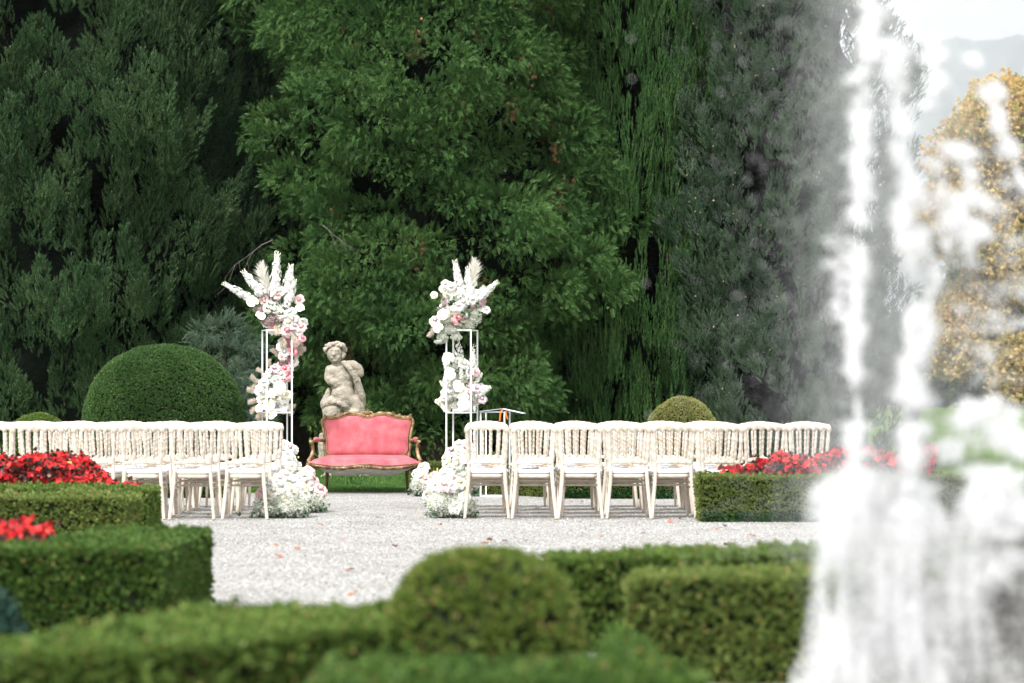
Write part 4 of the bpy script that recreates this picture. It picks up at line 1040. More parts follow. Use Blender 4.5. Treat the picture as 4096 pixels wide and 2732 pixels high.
# white steel flower stands
def stand(name, px0, D, w_, rz, h, mid, label, cat, r=.0085, foot=True, depth=None):
    o = empty(name, (wx(px0, D), D, .008), rz); tag(o, label, cat)
    dp = depth or w_; x = w_/2; q_ = r
    for sx, sy in ((-1, -1), (1, -1), (-1, 1), (1, 1)):
        cx, cy = sx*(x-r), sy*(dp/2-r)
        MB().box((cx-r, cy-r, 0), (cx+r, cy+r, h)).build('post', M['metal'], o, smooth=False)
    for z in ([.0] if foot else []) + [mid, h] if mid else ([.0] if foot else [])+[h]:
        mb = MB()
        for sy in (-1, 1): mb.box((-x+2*r, sy*(dp/2-r)-r*.8, z-r*(0 if z == 0 else 1.6)), (x-2*r, sy*(dp/2-r)+r*.8, z+(r*1.6 if z == 0 else -.001)))
        for sx in (-1, 1): mb.box((sx*(x-r)-r*.8, -dp/2+2*r, z-r*(0 if z == 0 else 1.6)), (sx*(x-r)+r*.8, dp/2-2*r, z+(r*1.6 if z == 0 else -.001)))
        mb.build('rail', M['metal'], o, smooth=False)
    if mid: MB().box((-x+2.2*r, -dp/2+2.2*r, mid-.003), (x-2.2*r, dp/2-2.2*r, mid+.002)).build('shelf', M['metal'], o, smooth=False)
    return o
stand('flower_stand', 1108, 30.0, .33, math.radians(16), 2.03, 1.01, 'tall white metal flower stand left of the coral settee', 'stand')
stand('flower_stand', 1848, 30.0, .33, math.radians(-14), 2.03, 1.01, 'tall white metal flower stand right of the coral settee', 'stand')
lec = stand('reading_stand', 1981, 29.0, .31, math.radians(-14), 1.02, None, 'low white metal reading stand next to the right flower stand', 'stand', r=.008, depth=.27)
bk = empty('open_folder', (wx(1990, 28.95), 28.95, 1.04), math.radians(-10)); tag(bk, 'open dark blue folder with white pages lying on the white reading stand', 'folder')
for s, a in ((-1, -7), (1, 12)):
    for nm, mt, z in (('cover', M['navy'], 0), ('page', M['paper'], .007)):
        o = MB().box((0, -.12, 0), (s*.27 if nm == 'cover' else s*.262, .12, .004)).build(nm, mt, bk, smooth=False, loc=(.07 if s > 0 else .06, 0, .012+z), rot=(0, math.radians(a), 0))
rb = empty('ribbon', (wx(2008, 28.82), 28.82, 1.035)); tag(rb, 'orange ribbon hanging from the folder on the reading stand', 'ribbon')
for dx, L in ((-.012, .12), (.045, .10)):
    pts = [(dx, 0, 0), (dx-.004, -.012, -.01), (dx+(-.012 if dx < 0 else .010), -.016, -L*.6), (dx+(-.016 if dx < 0 else .022), -.014, -L)]
    V = []; 
    for p_ in crom(pts, 4): V += [(p_.x-.008, p_.y, p_.z), (p_.x+.008, p_.y-.002, p_.z)]
    V += [(x, y+.002, z) for x, y, z in V]; n_ = len(V)//4
    Fs = [(2*i, 2*i+1, 2*i+3, 2*i+2) for i in range(n_-1)]+[(2*n_+2*i, 2*n_+2*i+2, 2*n_+2*i+3, 2*n_+2*i+1) for i in range(n_-1)]
    MB().add(V, Fs).build('tail', M['ribbon'], rb, smooth=False)
MB().ball((0, 0, .006), (.016, .012, .010)).build('knot', M['ribbon'], rb)

def arr(px, py, D, label, name='flower_arrangement'):
    o = empty(name, (wx(px, D), D, wz(py, D))); tag(o, label, 'flowers'); return o
def loc_(o, px, py, D, dy=0):
    return (wx(px, D)-o.location.x, D+dy-o.location.y, wz(py, D)-o.location.z)
DL = 29.88
# --- top left arrangement
A1 = arr(1125, 1290, 30.0, 'burst of white delphinium, pink roses and pampas on top of the left stand')
def spike(o, a, b, me, D, L): 
    p0 = Vector(loc_(o, a[0], a[1], D)); p1 = Vector(loc_(o, b[0], b[1], D, -.03)); d = p1-p0
    return link('delphinium', DEL[me], o, loc=p0, rot=dirrot(d), scale=[d.length/L]*3)
for a, b, me, L in [((1020,1205),(888,1130),0,.42), ((1062,1190),(968,1078),1,.34), ((1098,1190),(1110,1000),0,.42), ((1140,1200),(1168,1052),1,.34), ((1152,1215),(1180,1110),2,.28),
                    ((1090,1200),(1100,1100),2,.28), ((1200,1330),(1200,1272),4,.20), ((1150,1240),(1150,1150),2,.28), ((1050,1180),(985,1110),2,.28)]:
    spike(A1, a, b, me, DL, L)
p0 = Vector(loc_(A1, 1085, 1200, DL)); d = Vector(loc_(A1, 1020, 1050, DL))-p0; link('pampas_plume', PAM[0], A1, loc=p0, rot=dirrot(d), scale=[d.length/.34]*3)
for (x, y, k, s) in [(1050,1165,'white',1.0),(1120,1160,'white',.85),(1112,1180,'pink',.75),(1095,1198,'blush',.95),(1057,1205,'blush',.85),(1135,1222,'white',1.1),(1160,1245,'white',1.1),
                     (1124,1250,'white',1.1),(1102,1237,'white',.8),(1074,1230,'cream',.9),(1155,1285,'cream',1.1),(1172,1275,'blush',.9),(1090,1295,'pink',1.0),(1120,1305,'cream',1.0),(1150,1318,'pink',1.25),
                     (1195,1195,'pink',.95),(1206,1305,'blush',1.0),(1180,1300,'mauve',.9),(1140,1265,'white',.9),(1212,1350,'pink',.7),(1195,1325,'white',.8)]:
    add_rose(A1, k, loc_(A1, x, y, DL, random.uniform(-.06, .02)), s=s)
for (x, y, s) in [(1020,1215,1.5), (1055,1258,1.25), (1192,1225,1.15)]: place(A1, 'anthurium', ANTH, loc_(A1, x, y, DL, -.05), (.3, -1, .6), s*.85)
for (x, y) in [(1098,1300),(1130,1345),(1168,1335)]: link('pampas_plume', PAM[2], A1, loc=loc_(A1, x+2, y-15, DL), rot=dirrot((.1, -.2, -1)))
breath(A1, [tuple(loc_(A1, 1045, 1240, DL))+(.10,.06,.05), tuple(loc_(A1, 1105, 1275, DL))+(.11,.08,.06), tuple(loc_(A1, 1070, 1290, DL))+(.08,.05,.04)], 1500, M['breath_mauve'])
def fillers(A, pts, n, sx, sz, kinds, D, seed):
    rn = random.Random(seed)
    for k in range(n):
        px, py = rn.choice(pts); add_rose(A, rn.choice(kinds), loc_(A, px+rn.gauss(0, sx), py+rn.gauss(0, sz), D, rn.uniform(-.02, .08)), s=rn.uniform(.65, 1.0))
fillers(A1, [(1060,1200),(1110,1230),(1150,1270),(1120,1290),(1180,1310)], 34, 22, 16, ['white', 'white', 'cream', 'blush'], DL, 1)
greens(A1, [loc_(A1, 1110, 1230, DL), loc_(A1, 1130, 1280, DL), loc_(A1, 1060, 1210, DL)], 90, (.09, .05, .07), .055)
mb = MB()
for k in range(26):
    a = loc_(A1, random.uniform(1090,1150), 1300, 30.0); b = loc_(A1, random.uniform(1000,1200), random.uniform(1130,1240), 29.95); mb.tube([a, b], .0025, 4)
mb.build('stems', M['stem'], A1)
# --- left column inside the stand
A2 = arr(1115, 1645, 30.0, 'cascade of pink and white roses with pampas inside the left stand')
for (x, y, k, s) in [(1147,1354,'pink',.7),(1130,1365,'blush',.8),(1182,1367,'pink',.9),(1153,1385,'pink',1.1),(1128,1385,'white',.9),(1170,1402,'pink',.9),(1140,1405,'white',1.0),(1130,1420,'blush',1.0),
                     (1165,1425,'pink',1.0),(1158,1450,'white',1.1),(1172,1445,'white',.9),(1122,1457,'pink',.95),(1140,1472,'pink',.9),(1155,1472,'blush',.9),(1100,1470,'mauve',1.0),(1080,1485,'blush',.9),
                     (1097,1487,'mauve',1.0),(1125,1495,'cream',1.0),(1147,1497,'pink',1.0),(1078,1505,'white',1.0),(1127,1513,'pink',.8),(1105,1515,'white',1.1),(1057,1525,'white',1.0),(1090,1535,'cream',1.1),
                     (1115,1535,'white',1.0),(1075,1550,'mauve',.9),(1048,1562,'white',1.2),(1050,1590,'white',1.1),(1098,1590,'cream',1.0),(1135,1590,'white',1.1),(1115,1605,'cream',1.0),(1138,1615,'white',1.0),
                     (1150,1575,'cream',.9),(1055,1600,'white',.9),(1070,1565,'white',.9),(1115,1560,'cream',1.0),(1085,1610,'white',1.0)]:
    add_rose(A2, k, loc_(A2, x, y, 29.98, random.uniform(-.07, .05)), s=s)
for (x, y, s, d) in [(1130,1560,1.6,(.4,-1,.3)),(1100,1580,1.2,(.2,-1,.5)),(1078,1612,1.4,(-.1,-1,.2)),(1075,1650,1.45,(0,-1,0)),(1045,1622,1.2,(-.6,-1,.4))]: place(A2, 'anthurium', ANTH, loc_(A2, x, y, 29.93, -.10), d, s*.82)
for (x, y, d, k) in [(1050,1540,(-1,0,.55),1),(1045,1570,(-1,0,.15),1),(1050,1600,(-1,0,-.05),1),(1050,1560,(-1,-.1,.8),2),(1050,1615,(-.8,0,-.4),1),(1070,1630,(-.4,0,-1),2),(1055,1625,(-.6,0,-.9),1),(1140,1610,(.8,0,-.5),2),
                     (1150,1620,(.5,0,-.8),2),(1115,1620,(.4,0,-.9),2),(1180,1395,(1,0,.15),2),(1180,1400,(1,0,-.1),2),(1125,1440,(-.5,0,.8),1),(1085,1480,(-.4,0,.9),2),(1175,1430,(.8,0,.35),3),(1125,1440,(-.2,0,.9),2),(1185,1345,(.3,0,-.9),2),(1100,1625,(0,0,-1),2),(1060,1500,(-.9,0,.9),2)]:
    link('pampas_plume', PAM[k], A2, loc=loc_(A2, x, y, 30.0), rot=dirrot(d), scale=[.72]*3)
fillers(A2, [(1150,1390),(1155,1440),(1125,1480),(1095,1520),(1075,1570),(1110,1580),(1100,1610)], 44, 15, 16, ['blush', 'mauve', 'cream', 'blush', 'white', 'pink'], 30.0, 2)
greens(A2, [loc_(A2, 1150, 1420, 30), loc_(A2, 1110, 1500, 30), loc_(A2, 1090, 1580, 30)], 80, (.05, .04, .08), .055)
MB().box((-.10, -.10, .0), (.10, .10, .035)).build('tray', M['metal'], A2, smooth=False, loc=(0, .05, 0))
# --- top right arrangement
A3 = arr(1840, 1318, 30.0, 'burst of white delphinium, blush roses and a pampas plume on the right stand')
for a, b, me, L in [((1850,1200),(1818,1035),0,.42), ((1872,1210),(1872,1060),0,.42), ((1905,1205),(1995,1122),1,.34), ((1890,1205),(1940,1140),2,.28), ((1860,1215),(1845,1120),1,.34),
                    ((1810,1215),(1765,1128),3,.34), ((1880,1215),(1890,1120),2,.28), ((1920,1200),(1955,1155),4,.20)]:
    spike(A3, a, b, me, DL, L)
p0 = Vector(loc_(A3, 1875, 1190, DL)); d = Vector(loc_(A3, 1922, 1035, DL))-p0; o = link('pampas_plume', PAM[0], A3, loc=p0, rot=dirrot(d), scale=[d.length/.34]*3)
for (x, y, k, s) in [(1780,1132,'white',.8),(1805,1145,'white',.9),(1832,1220,'blush',1.2),(1878,1242,'pink',1.1),(1835,1270,'pink',1.2),(1805,1290,'blush',1.1),(1740,1277,'blush',1.1),(1905,1180,'white',1.2),
                     (1855,1205,'white',1.0),(1945,1235,'blush',.8),(1780,1255,'cream',1.0),(1820,1180,'white',1.0),(1890,1195,'white',1.0)]:
    add_rose(A3, k, loc_(A3, x, y, DL, random.uniform(-.06, .02)), s=s)
for (x, y, s) in [(1782,1255,1.35), (1760,1318,1.25)]: place(A3, 'anthurium', ANTH, loc_(A3, x, y, DL, -.08), (-.2, -1, .3), s*.82)
breath(A3, [tuple(loc_(A3, px, py, DL))+(rx, .09, rz) for px, py, rx, rz in [(1800,1320,.13,.06),(1860,1300,.14,.06),(1900,1275,.08,.07),(1770,1350,.07,.07),(1755,1368,.05,.02),(1830,1250,.13,.08),(1790,1280,.10,.06),(1900,1260,.07,.05),(1825,1350,.07,.04)]], 6500, size=.0045)
breath(A3, [tuple(loc_(A3, px, py, DL))+(rx, .05, rz) for px, py, rx, rz in [(1775,1210,.03,.07),(1760,1240,.04,.04),(1925,1215,.06,.04),(1900,1225,.06,.03),(1870,1280,.03,.05),(1935,1205,.03,.04)]], 700, M['breath_mauve'])
link('pampas_plume', PAM[3], A3, loc=loc_(A3, 1745, 1290, DL), rot=dirrot((-.35, 0, -1)))
fillers(A3, [(1800,1240),(1850,1200),(1880,1180),(1850,1260),(1810,1180),(1900,1230)], 30, 20, 18, ['white', 'white', 'cream', 'blush'], DL, 3)
greens(A3, [loc_(A3, 1850, 1230, DL), loc_(A3, 1830, 1290, DL)], 80, (.12, .06, .07), .06)
mb = MB()
for k in range(24):
    a = loc_(A3, random.uniform(1820,1880), 1320, 30.0); b = loc_(A3, random.uniform(1760,1950), random.uniform(1120,1240), 29.95); mb.tube([a, b], .0025, 4)
mb.build('stems', M['stem'], A3)
# --- right column inside the stand
A4 = arr(1850, 1645, 30.0, 'white anthuriums, delphinium and mauve dahlias inside the right stand')
for a, b, me, L in [((1835,1500),(1828,1350),3,.34), ((1850,1490),(1838,1370),3,.34), ((1885,1500),(1898,1375),3,.34), ((1895,1480),(1890,1400),2,.28), ((1900,1560),(1968,1548),4,.20), ((1895,1590),(1960,1555),2,.28),
                    ((1790,1560),(1758,1522),4,.20), ((1905,1530),(1930,1490),4,.20), ((1800,1500),(1775,1450),4,.20), ((1870,1520),(1870,1450),2,.28), ((1845,1530),(1845,1460),2,.28), ((1895,1620),(1900,1650),4,.20)]:
    spike(A4, a, b, me, 29.98, L)
for (x, y, k, s) in [(1858,1452,'cream',1.0),(1800,1505,'white',1.1),(1800,1545,'white',1.2),(1790,1570,'white',1.1),(1775,1605,'cream',1.1),(1788,1622,'cream',1.0),(1805,1600,'white',1.1),(1825,1565,'white',1.1),
                     (1905,1485,'blush',.85),(1875,1515,'mauve',.8),(1876,1545,'mauve',.8),(1908,1550,'mauve',.85),(1925,1543,'mauve',.7),(1878,1570,'blush',.9),(1905,1578,'blush',.9),(1928,1592,'mauve',.9),(1900,1605,'blush',.9),
                     (1820,1600,'white',.9),(1845,1590,'white',.8),(1750,1603,'cream',.5),(1845,1535,'white',.9),(1815,1530,'white',1.0),(1780,1585,'white',.9),(1855,1560,'cream',.8)]:
    add_rose(A4, k, loc_(A4, x, y, 29.96, random.uniform(-.07, .05)), s=s)
for (x, y, s, d) in [(1800,1443,1.5,(-.2,-1,.3)),(1812,1490,1.5,(.2,-1,.3)),(1842,1535,1.5,(.4,-1,.2)),(1850,1595,1.3,(0,-1,.5)),(1855,1628,1.5,(.1,-1,0))]: place(A4, 'anthurium', ANTH, loc_(A4, x, y, 29.92, -.10), d, s*.82)
breath(A4, [tuple(loc_(A4, px, py, 29.98))+(rx, .07, rz) for px, py, rx, rz in [(1810,1500,.08,.12),(1850,1520,.08,.10),(1880,1600,.08,.06),(1815,1625,.07,.04),(1860,1620,.09,.04)]], 2600, size=.0048)
fillers(A4, [(1800,1470),(1820,1520),(1800,1580),(1850,1560),(1890,1590),(1830,1600),(1870,1530)], 40, 15, 18, ['white', 'white', 'cream', 'blush'], 30.0, 4)
greens(A4, [loc_(A4, 1850, 1500, 30), loc_(A4, 1850, 1580, 30)], 90, (.07, .05, .09), .055)
MB().box((-.12, -.11, .0), (.12, .11, .045)).build('tray', M['metal'], A4, smooth=False, loc=(0, .05, 0))
# --- meadows of flowers on the ground
def floor(px, D, w_, dp, h, n, label, kinds, seed, blobs=None, low=None):
    rn = random.Random(seed); o = empty('flower_mound', (wx(px, D), D, .008)); tag(o, label, 'flowers')
    heads = []
    tries = 0
    while len(heads) < n and tries < 4000:
        tries += 1
        x = rn.uniform(-1, 1); y = rn.uniform(-1, 1)
        if x*x+y*y > 1: continue
        z = h*(1-.45*(x*x+y*y))*rn.uniform(.50, 1.0) if not low else rn.uniform(low, h)*(1-.25*abs(x))
        p = (x*w_/2, y*dp/2, z)
        if any((p[0]-q_[0])**2+(p[1]-q_[1])**2+(p[2]-q_[2])**2 < .062**2 for q_ in heads): continue
        heads.append(p); add_rose(o, rn.choice(kinds), p, (x*.7, -.7, .6), rn.uniform(.85, 1.3))
    mb = MB()
    for p in heads: mb.tube([(p[0]*.6, p[1]*.6, 0), (p[0]*.9, p[1]*.9, p[2]*.6), (p[0], p[1], p[2]-.02)], .003, 4)
    mb.build('stems', M['stem'], o)
    breath(o, [(0, -dp*.1, h*.28, w_*.52, dp*.52, h*.30), (w_*.2, -dp*.2, h*.22, w_*.36, dp*.4, h*.22), (-w_*.2, -dp*.2, h*.25, w_*.34, dp*.4, h*.25)], int(4200*w_/.5), size=.0052)
    greens(o, [(0, 0, .05), (w_*.25, -.1, .04), (-w_*.25, -.1, .04)], 170, (w_*.16, dp*.15, .02), .060)
    for k in range(5): 
        b = MB().ball((0, 0, 0), (.010, .010, .013)).build('bud', M['yellow'], o, loc=(rn.uniform(-.5, .5)*w_, -dp*.4, rn.uniform(.4, .8)*h))
    return o
floor(1125, 23.75, .50, .46, .45, 27, 'mound of white and blush roses with babys breath on the near left aisle gravel', ['white', 'white', 'white', 'white', 'cream', 'blush'], 1)
floor(1222, 24.9, .40, .45, .44, 20, 'second flower mound behind the near one, left of the aisle', ['white', 'white', 'white', 'white', 'blush'], 2)
floor(1140, 26.6, .34, .6, .62, 22, 'white flowers climbing between the left chairs and the left stand', ['white', 'white', 'cream'], 3)
floor(1148, 29.45, .30, .3, .70, 18, 'white flowers at the foot of the left flower stand', ['white', 'white', 'white', 'blush'], 4, low=.15)
floor(1808, 23.75, .44, .45, .47, 26, 'mound of white and blush flowers on the gravel right of the aisle, nearest', ['white', 'white', 'white', 'blush', 'blush', 'cream'], 5)
floor(1770, 26.0, .34, .5, .46, 18, 'second flower mound right of the aisle, between near chairs and settee', ['white', 'white', 'blush', 'blush', 'white'], 6)
floor(1705, 29.2, .36, .32, .42, 14, 'small heap of white and pink roses beside the right foot of the settee', ['white', 'blush', 'blush', 'white'], 7)
floor(1836, 29.2, .42, .32, .74, 28, 'white, yellow and mauve flowers at the foot of the right flower stand', ['white', 'white', 'cream', 'blush', 'mauve'], 8, low=.15)

# fallen leaves on the gravel
def leaf_mesh(seed):
    r = random.Random(seed); V = [(0, 0, .012)]; n = 9
    for i in range(n): a = 2*PI*i/n; rad = .03*(1+.4*(i % 2))*r.uniform(.8, 1.2); V.append((rad*math.cos(a)*1.4, rad*math.sin(a), r.uniform(.002, .03)))
    V2 = [(x, y, z-.002) for x, y, z in V]
    mb = MB(); mb.add(V, [(0, 1+i, 1+(i+1) % n) for i in range(n)]); mb.add(V2, [(0, 1+(i+1) % n, 1+i) for i in range(n)]); return mb.mesh('fallen_leaf', M['fallen'], False)
LM = [leaf_mesh(i) for i in range(4)]
for (px, py) in [(1370,2163),(1762,2105),(1697,2062),(2018,2172),(1960,2165),(1100,2140),(1105,2188),(1188,2203),(1412,2387),(1280,2105),(2408,2153),(2720,2080),(2660,2035),(2570,2140),(2330,2140),(1940,2180),(2225,2085),(2330,2012),(2287,2011),(2150,2038),(2460,2040),(770,2115),(838,2065),(1115,2235),(1580,2192),(2105,2170),(2870,2120),(2905,2185),(3010,2150),(2790,2145),(1400,2290),(2680,2095),(2900,2110)]:
    D = CAMH*F/(py-HZ)
    o = link('fallen_leaf', random.choice(LM), None, loc=(wx(px, D), D, .012), rot=(random.uniform(-.3, .3), random.uniform(-.3, .3), random.uniform(0, 6)), scale=[random.uniform(.4, .75)]*3)
    tag(o, 'dry rust-coloured fallen leaf lying on the pale gravel', 'leaf', 'fallen leaves on the gravel')

# ------------------------------------------------------------------ fountain
def watermat(name, tr, c=.92):
    m, nt, out = newmat(name)
    d = nt.nodes.new('ShaderNodeBsdfDiffuse'); d.inputs[0].default_value = (c, c*1.005, c*1.01, 1)
    t = nt.nodes.new('ShaderNodeBsdfTranslucent'); t.inputs[0].default_value = (c, c, c, 1)
    g = nt.nodes.new('ShaderNodeBsdfGlossy'); g.inputs['Roughness'].default_value = .15
    a = nt.nodes.new('ShaderNodeMixShader'); a.inputs[0].default_value = .5; nt.links.new(d.outputs[0], a.inputs[1]); nt.links.new(t.outputs[0], a.inputs[2])
    b = nt.nodes.new('ShaderNodeMixShader'); b.inputs[0].default_value = .08; nt.links.new(a.outputs[0], b.inputs[1]); nt.links.new(g.outputs[0], b.inputs[2])
    x = nt.nodes.new('ShaderNodeBsdfTransparent'); e = nt.nodes.new('ShaderNodeMixShader'); e.inputs[0].default_value = tr
    nt.links.new(b.outputs[0], e.inputs[1]); nt.links.new(x.outputs[0], e.inputs[2]); nt.links.new(e.outputs[0], out.inputs[0]); return m
WAT = watermat('falling water', .30, .95); MIST = watermat('fine spray', 0.0)
FD = 6.0
fx, fy = wx(3900, 6.25), 6.35
ftn = empty('fountain', (fx, fy, 0)); tag(ftn, 'stone fountain with tall white jets and cascading foam at the right', 'fountain')
ROCK = pbr('wet brown rock', [(.28, (.05,.042,.035)), (.5, (.16,.14,.115)), (.72, (.34,.31,.26))], 7, .45, spec=.6, bstr=.9, bscale=18, bdist=.04)
mb = MB(); rn = random.Random(3)
limb(mb, [(.16, .25, -.05), (.18, .22, .30), (.24, .2, .64), (.27, .2, .78)], [.36, .29, .19, .11])
for k in range(16):
    a = rn.uniform(0, 6.28); z = rn.uniform(.0, .66); mb.ball((.2+math.cos(a)*(.34-.25*z), .25+math.sin(a)*(.3-.2*z), z), rn.uniform(.07, .14))
remesh(mb, 'rock', ROCK, ftn, .02, .10, .14, 3, .03)
prof = [(.58, 0), (.62, .02), (.62, .20), (.66, .23), (.66, .27), (.55, .27), (.55, .10)]
mb = MB(); n = 48; V = [(r*math.cos(2*PI*k/n)+.15, r*math.sin(2*PI*k/n)+.25, z) for r, z in prof for k in range(n)]
mb.add(V, [(i*n+k, i*n+(k+1) % n, (i+1)*n+(k+1) % n, (i+1)*n+k) for i in range(len(prof)-1) for k in range(n)]); mb.build('basin', M['stone'], ftn)
mb = MB(); mb.add([(.555*math.cos(2*PI*k/n)+.15, .555*math.sin(2*PI*k/n)+.25, .22) for k in range(n)], [tuple(range(n))]); mb.build('pool_water', pbr('pool', [(.5, (.10,.13,.12))], 5, .05, spec=.6), ftn)
ico = MB().ball((0, 0, 0), (1, 1, 1), 6, 4)
iv = np.array(ico.v); ifc = [list(f)+[f[-1]]*(4-len(f)) for f in ico.f]
def tri_faces(fs):
    o = []
    for f in fs:
        for k in range(1, len(f)-1): o.append((f[0], f[k], f[k+1]))
    return o
itf = tri_faces(ico.f)
octv = [(1,0,0),(-1,0,0),(0,1,0),(0,-1,0),(0,0,1.7),(0,0,-1.7)]; octf = [(0,2,4),(2,1,4),(1,3,4),(3,0,4),(2,0,5),(1,2,5),(3,1,5),(0,3,5)]
def drops(name, P, S, mat, big, D=None, parent=ftn, st=1.5):
    tv, tf = (iv*np.array([1, 1, st]), itf) if big else (octv, octf)
    if D is None: D = np.column_stack([RNG.normal(0, .25, len(P)), RNG.normal(0, .2, len(P)), np.ones(len(P))])
    V, Fc = scatter(tv, tf, P - np.array([fx, fy, 0]), frames(D), S)
    return link(name, mesh_np(name, V, Fc, [mat], True), parent)
def along(pts, n, spread_px, clump, seed, Dm=FD, dD=.10, exp=1.0):
    """points clumped along a path given as (px, py)"""
    r = np.random.default_rng(seed); pts = np.array(pts, float)
    seg = np.linalg.norm(np.diff(pts, axis=0), axis=1); cum = np.concatenate([[0], np.cumsum(seg)])
    nc = max(3, int(cum[-1]/clump)); cc = r.uniform(0, cum[-1], nc); wgt = r.uniform(.3, 1.4, nc)**1.6; wgt /= wgt.sum()
    k = r.choice(nc, n, p=wgt); s = np.clip(cc[k]+r.normal(0, clump*.42, n), 0, cum[-1]); off = r.normal(0, 1, nc)[k]*spread_px*.55
    x = np.interp(s, cum, pts[:, 0])+off+r.normal(0, spread_px*.50, n); y = np.interp(s, cum, pts[:, 1])
    Dp = Dm+r.normal(0, dD, n)
    return np.column_stack([wx(x, Dp), Dp, wz(y, Dp)])
J = [  # path, big drops, spread, clump length, mean radius
 ([(3490,-150),(3470,100),(3465,330),(3455,520)], 210, 26, 70, .0075),
 ([(3445,450),(3435,750),(3440,900)], 230, 24, 80, .0080),
 ([(3445,900),(3430,1180),(3415,1500)], 170, 18, 90, .0070),
 ([(3425,1180),(3420,1500),(3440,1720),(3425,1900)], 230, 14, 120, .0070),
 ([(3400,1700),(3450,1900),(3420,2000)], 100, 26, 60, .0080),
 ([(3360,950),(3380,1150),(3370,1300)], 60, 34, 50, .0060),
 ([(3560,160),(3600,420),(3620,700),(3600,1000)], 330, 26, 90, .0080),
 ([(3640,650),(3640,950),(3660,1250),(3640,1600),(3620,1950)], 620, 26, 110, .0090),
 ([(3680,900),(3720,1080),(3700,1400)], 170, 22, 80, .0075),
 ([(3720,150),(3740,330),(3700,430)], 90, 20, 60, .0080),
 ([(3900,230),(3970,420),(4040,620),(4110,760)], 260, 16, 90, .0080),
 ([(3820,560),(3900,760),(3950,950)], 150, 34, 70, .0075),
 ([(3830,780),(3890,930),(3880,1050)], 170, 34, 70, .0090),
 ([(3730,640),(3790,900),(3800,1050)], 60, 30, 60, .0070),
 ([(3860,1000),(3940,1300),(3980,1560)], 45, 70, 45, .0075),
 ([(4000,560),(4050,900),(4090,1300)], 60, 60, 45, .0070),
 ([(3650,1560),(3640,1800),(3660,2050)], 240, 34, 90, .0090),
 ([(3960,1600),(3950,1800),(3900,2100)], 420, 50, 80, .0085),
 ([(4040,1700),(4020,1900),(3980,2150)], 300, 46, 80, .0085),
 ([(4096,1950),(4050,2100),(4000,2350)], 260, 50, 80, .0090),
 ([(3880,1560),(3860,1750),(3780,1850)], 90, 36, 60, .0070),
]
for k, (pts, n, sp_, cl, rad) in enumerate(J):
    P = along(pts, int(n*1.45), sp_*.85, cl*.45, 200+k); S = rad*RNG.uniform(.45, 1.25, len(P))**1.2
    dv = Vector((pts[-1][0]-pts[0][0], 0, -(pts[-1][1]-pts[0][1]))).normalized()
    D_ = np.array(dv)[None]+RNG.normal(0, .25, P.shape)
    drops('water_jet', P, S*.42, WAT, True, D_, st=3.4)['kind'] = 'stuff'
    # the finer drops that fly beside each jet
P = np.concatenate([along(j[0], int(j[1]*7), j[2]*1.7, j[3]*.5, 300+k, dD=.2) for k, j in enumerate(J)])
drops('jet_droplets', P, RNG.uniform(.0014, .0036, len(P)), MIST, False, None)['kind'] = 'stuff'
# foam curtain at the foot: density falls towards the left edge and opens over the rock
def curtain(n, seed, rad, dD=.14):
    r = np.random.default_rng(seed); out = []
    px = r.uniform(3150, 4130, n*4); py = r.uniform(1830, 2950, n*4)
    top = np.interp(px, [3180,3230,3300,3420,3560,3700,3800,3900,4100], [2080,1960,1900,1860,1870,1960,2060,2000,2150])
    left = 3205+ 40*np.sin(py*.006)-np.clip((py-2200)*.05, 0, 40)
    dens = np.clip((px-left)/90, 0, 1)*np.clip((py-top)/70+.2, 0, 1)
    rockm = np.clip((px-(3760+.10*(2732-py)))/160, 0, 1)*np.clip((py-2040)/120, 0, 1); dens *= 1-.86*rockm
    st = .5+.5*np.sin(px*.021+np.sin(py*.006)*1.5+np.sin(px*.063)*.8); dens *= .32+.85*st**2
    dens *= np.clip(1.15-.35*np.abs(np.sin(py*.008+px*.004)), 0, 1)
    hole = np.exp(-((px-3330)/60)**2-((py-2350)/160)**2)+.8*np.exp(-((px-3640)/50)**2-((py-1960)/70)**2)+.7*np.exp(-((px-3245)/45)**2-((py-2150)/110)**2); dens *= np.clip(1-hole, .08, 1)
    k = r.random(n*4) < dens; px, py = px[k][:n], py[k][:n]; Dp = FD+r.normal(0, dD, len(px))
    return np.column_stack([wx(px, Dp), Dp, wz(py, Dp)])
P = curtain(31000, 5, 0); drops('cascade', P, RNG.uniform(.0014, .0034, len(P)), WAT, False, np.column_stack([RNG.normal(0,.12,len(P)), RNG.normal(0,.1,len(P)), np.ones(len(P))]), st=4.0)['kind'] = 'stuff'
P = curtain(36000, 6, 0, .25); drops('foam', P, RNG.uniform(.0010, .0026, len(P)), MIST, False, None)['kind'] = 'stuff'
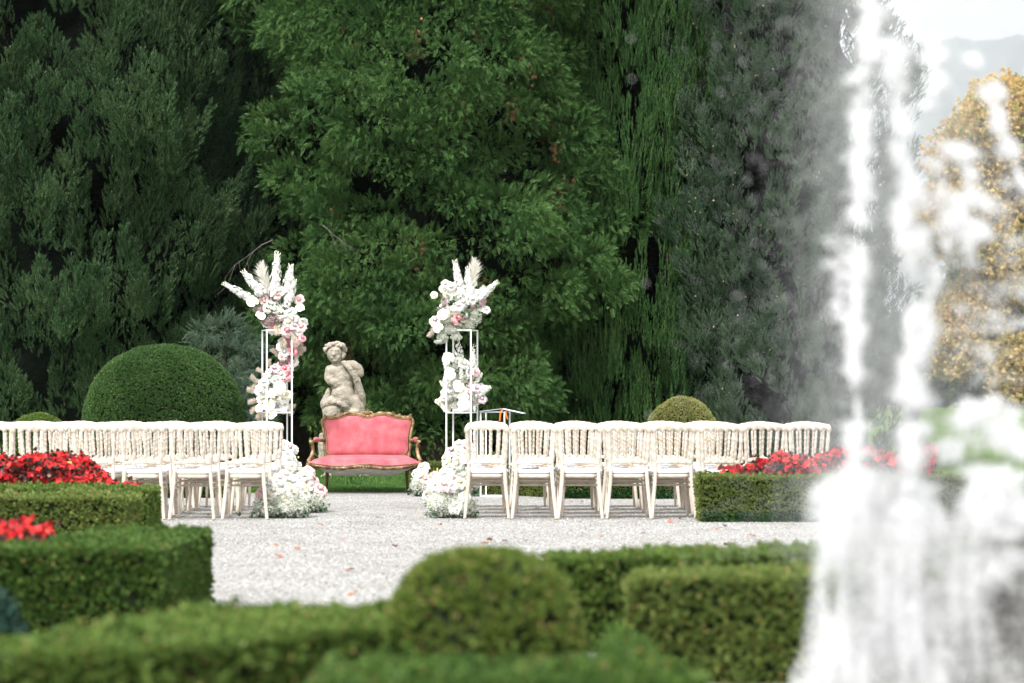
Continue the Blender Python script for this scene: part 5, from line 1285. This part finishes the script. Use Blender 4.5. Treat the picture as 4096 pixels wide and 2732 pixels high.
# drifting mist of very fine drops around the jets
n = 40000; px = 3600+RNG.normal(0, 1, n)*np.where(RNG.random(n) < .5, 170, 320); py = RNG.uniform(-200, 2250, n)
keep = (px < 4250) & (px > 2650) & ~((px > 3650) & (RNG.random(n) < .4)); px, py = px[keep], py[keep]; Dp = FD+RNG.normal(0, .3, len(px))
drops('spray_mist', np.column_stack([wx(px, Dp), Dp, wz(py, Dp)]), RNG.uniform(.0007, .0017, len(px)), MIST, False, None)['kind'] = 'stuff'
mv, nt, out = newmat('floating mist'); v = nt.nodes.new('ShaderNodeVolumePrincipled')
v.inputs['Color'].default_value = (.97, .98, 1, 1); v.inputs['Density'].default_value = .15; v.inputs['Anisotropy'].default_value = 0
nt.links.new(v.outputs[0], out.inputs['Volume'])
for (pc, rx, ry) in ((3640, .38, .26), (3620, .31, .24), (3610, .26, .22), (3580, .19, .20), (3600, .12, .16)):
    mb = MB(); n = 40; V = [(rx*f*math.cos(2*PI*k/n), ry*f*math.sin(2*PI*k/n), z) for z, f in ((.50, .7), (.9, 1), (1.7, .92), (2.6, .7), (3.2, .3)) for k in range(n)]
    mb.add(V, [(i*n+k, i*n+(k+1) % n, (i+1)*n+(k+1) % n, (i+1)*n+k) for i in range(4) for k in range(n)]+[tuple(range(n-1, -1, -1)), tuple(4*n+k for k in range(n))])
    mb.build('mist_cloud', mv, ftn, loc=(wx(pc, 6.3)-fx, 6.3-fy, 0))['kind'] = 'stuff'
# single out-of-focus drops flung to the left
n = 90; px = RNG.uniform(2500, 3350, n); py = RNG.uniform(-50, 2000, n); Dp = 6.2+RNG.uniform(-.3, .6, n)
keep = RNG.random(n) < (px-2350)/900; px, py, Dp = px[keep], py[keep], Dp[keep]
drops('stray_drops', np.column_stack([wx(px, Dp), Dp, wz(py, Dp)]), RNG.uniform(.0015, .0035, len(px)), WAT, True, None, st=1.1)['kind'] = 'stuff'

# ------------------------------------------------------------------ air
HAZE = True
if HAZE:
    mb = MB().box((-9100, -70, -1.5), (13700, 22100, 3800)); hz = mb.build('haze', M['metal'], None, smooth=False)
    m, nt, out = newmat('haze air'); v = nt.nodes.new('ShaderNodeVolumePrincipled')
    v.inputs['Color'].default_value = (.93, .96, 1, 1); v.inputs['Density'].default_value = .00008; v.inputs['Anisotropy'].default_value = .2
    nt.links.new(v.outputs[0], out.inputs['Volume']); hz.data.materials.clear(); hz.data.materials.append(m); hz['kind'] = 'stuff'
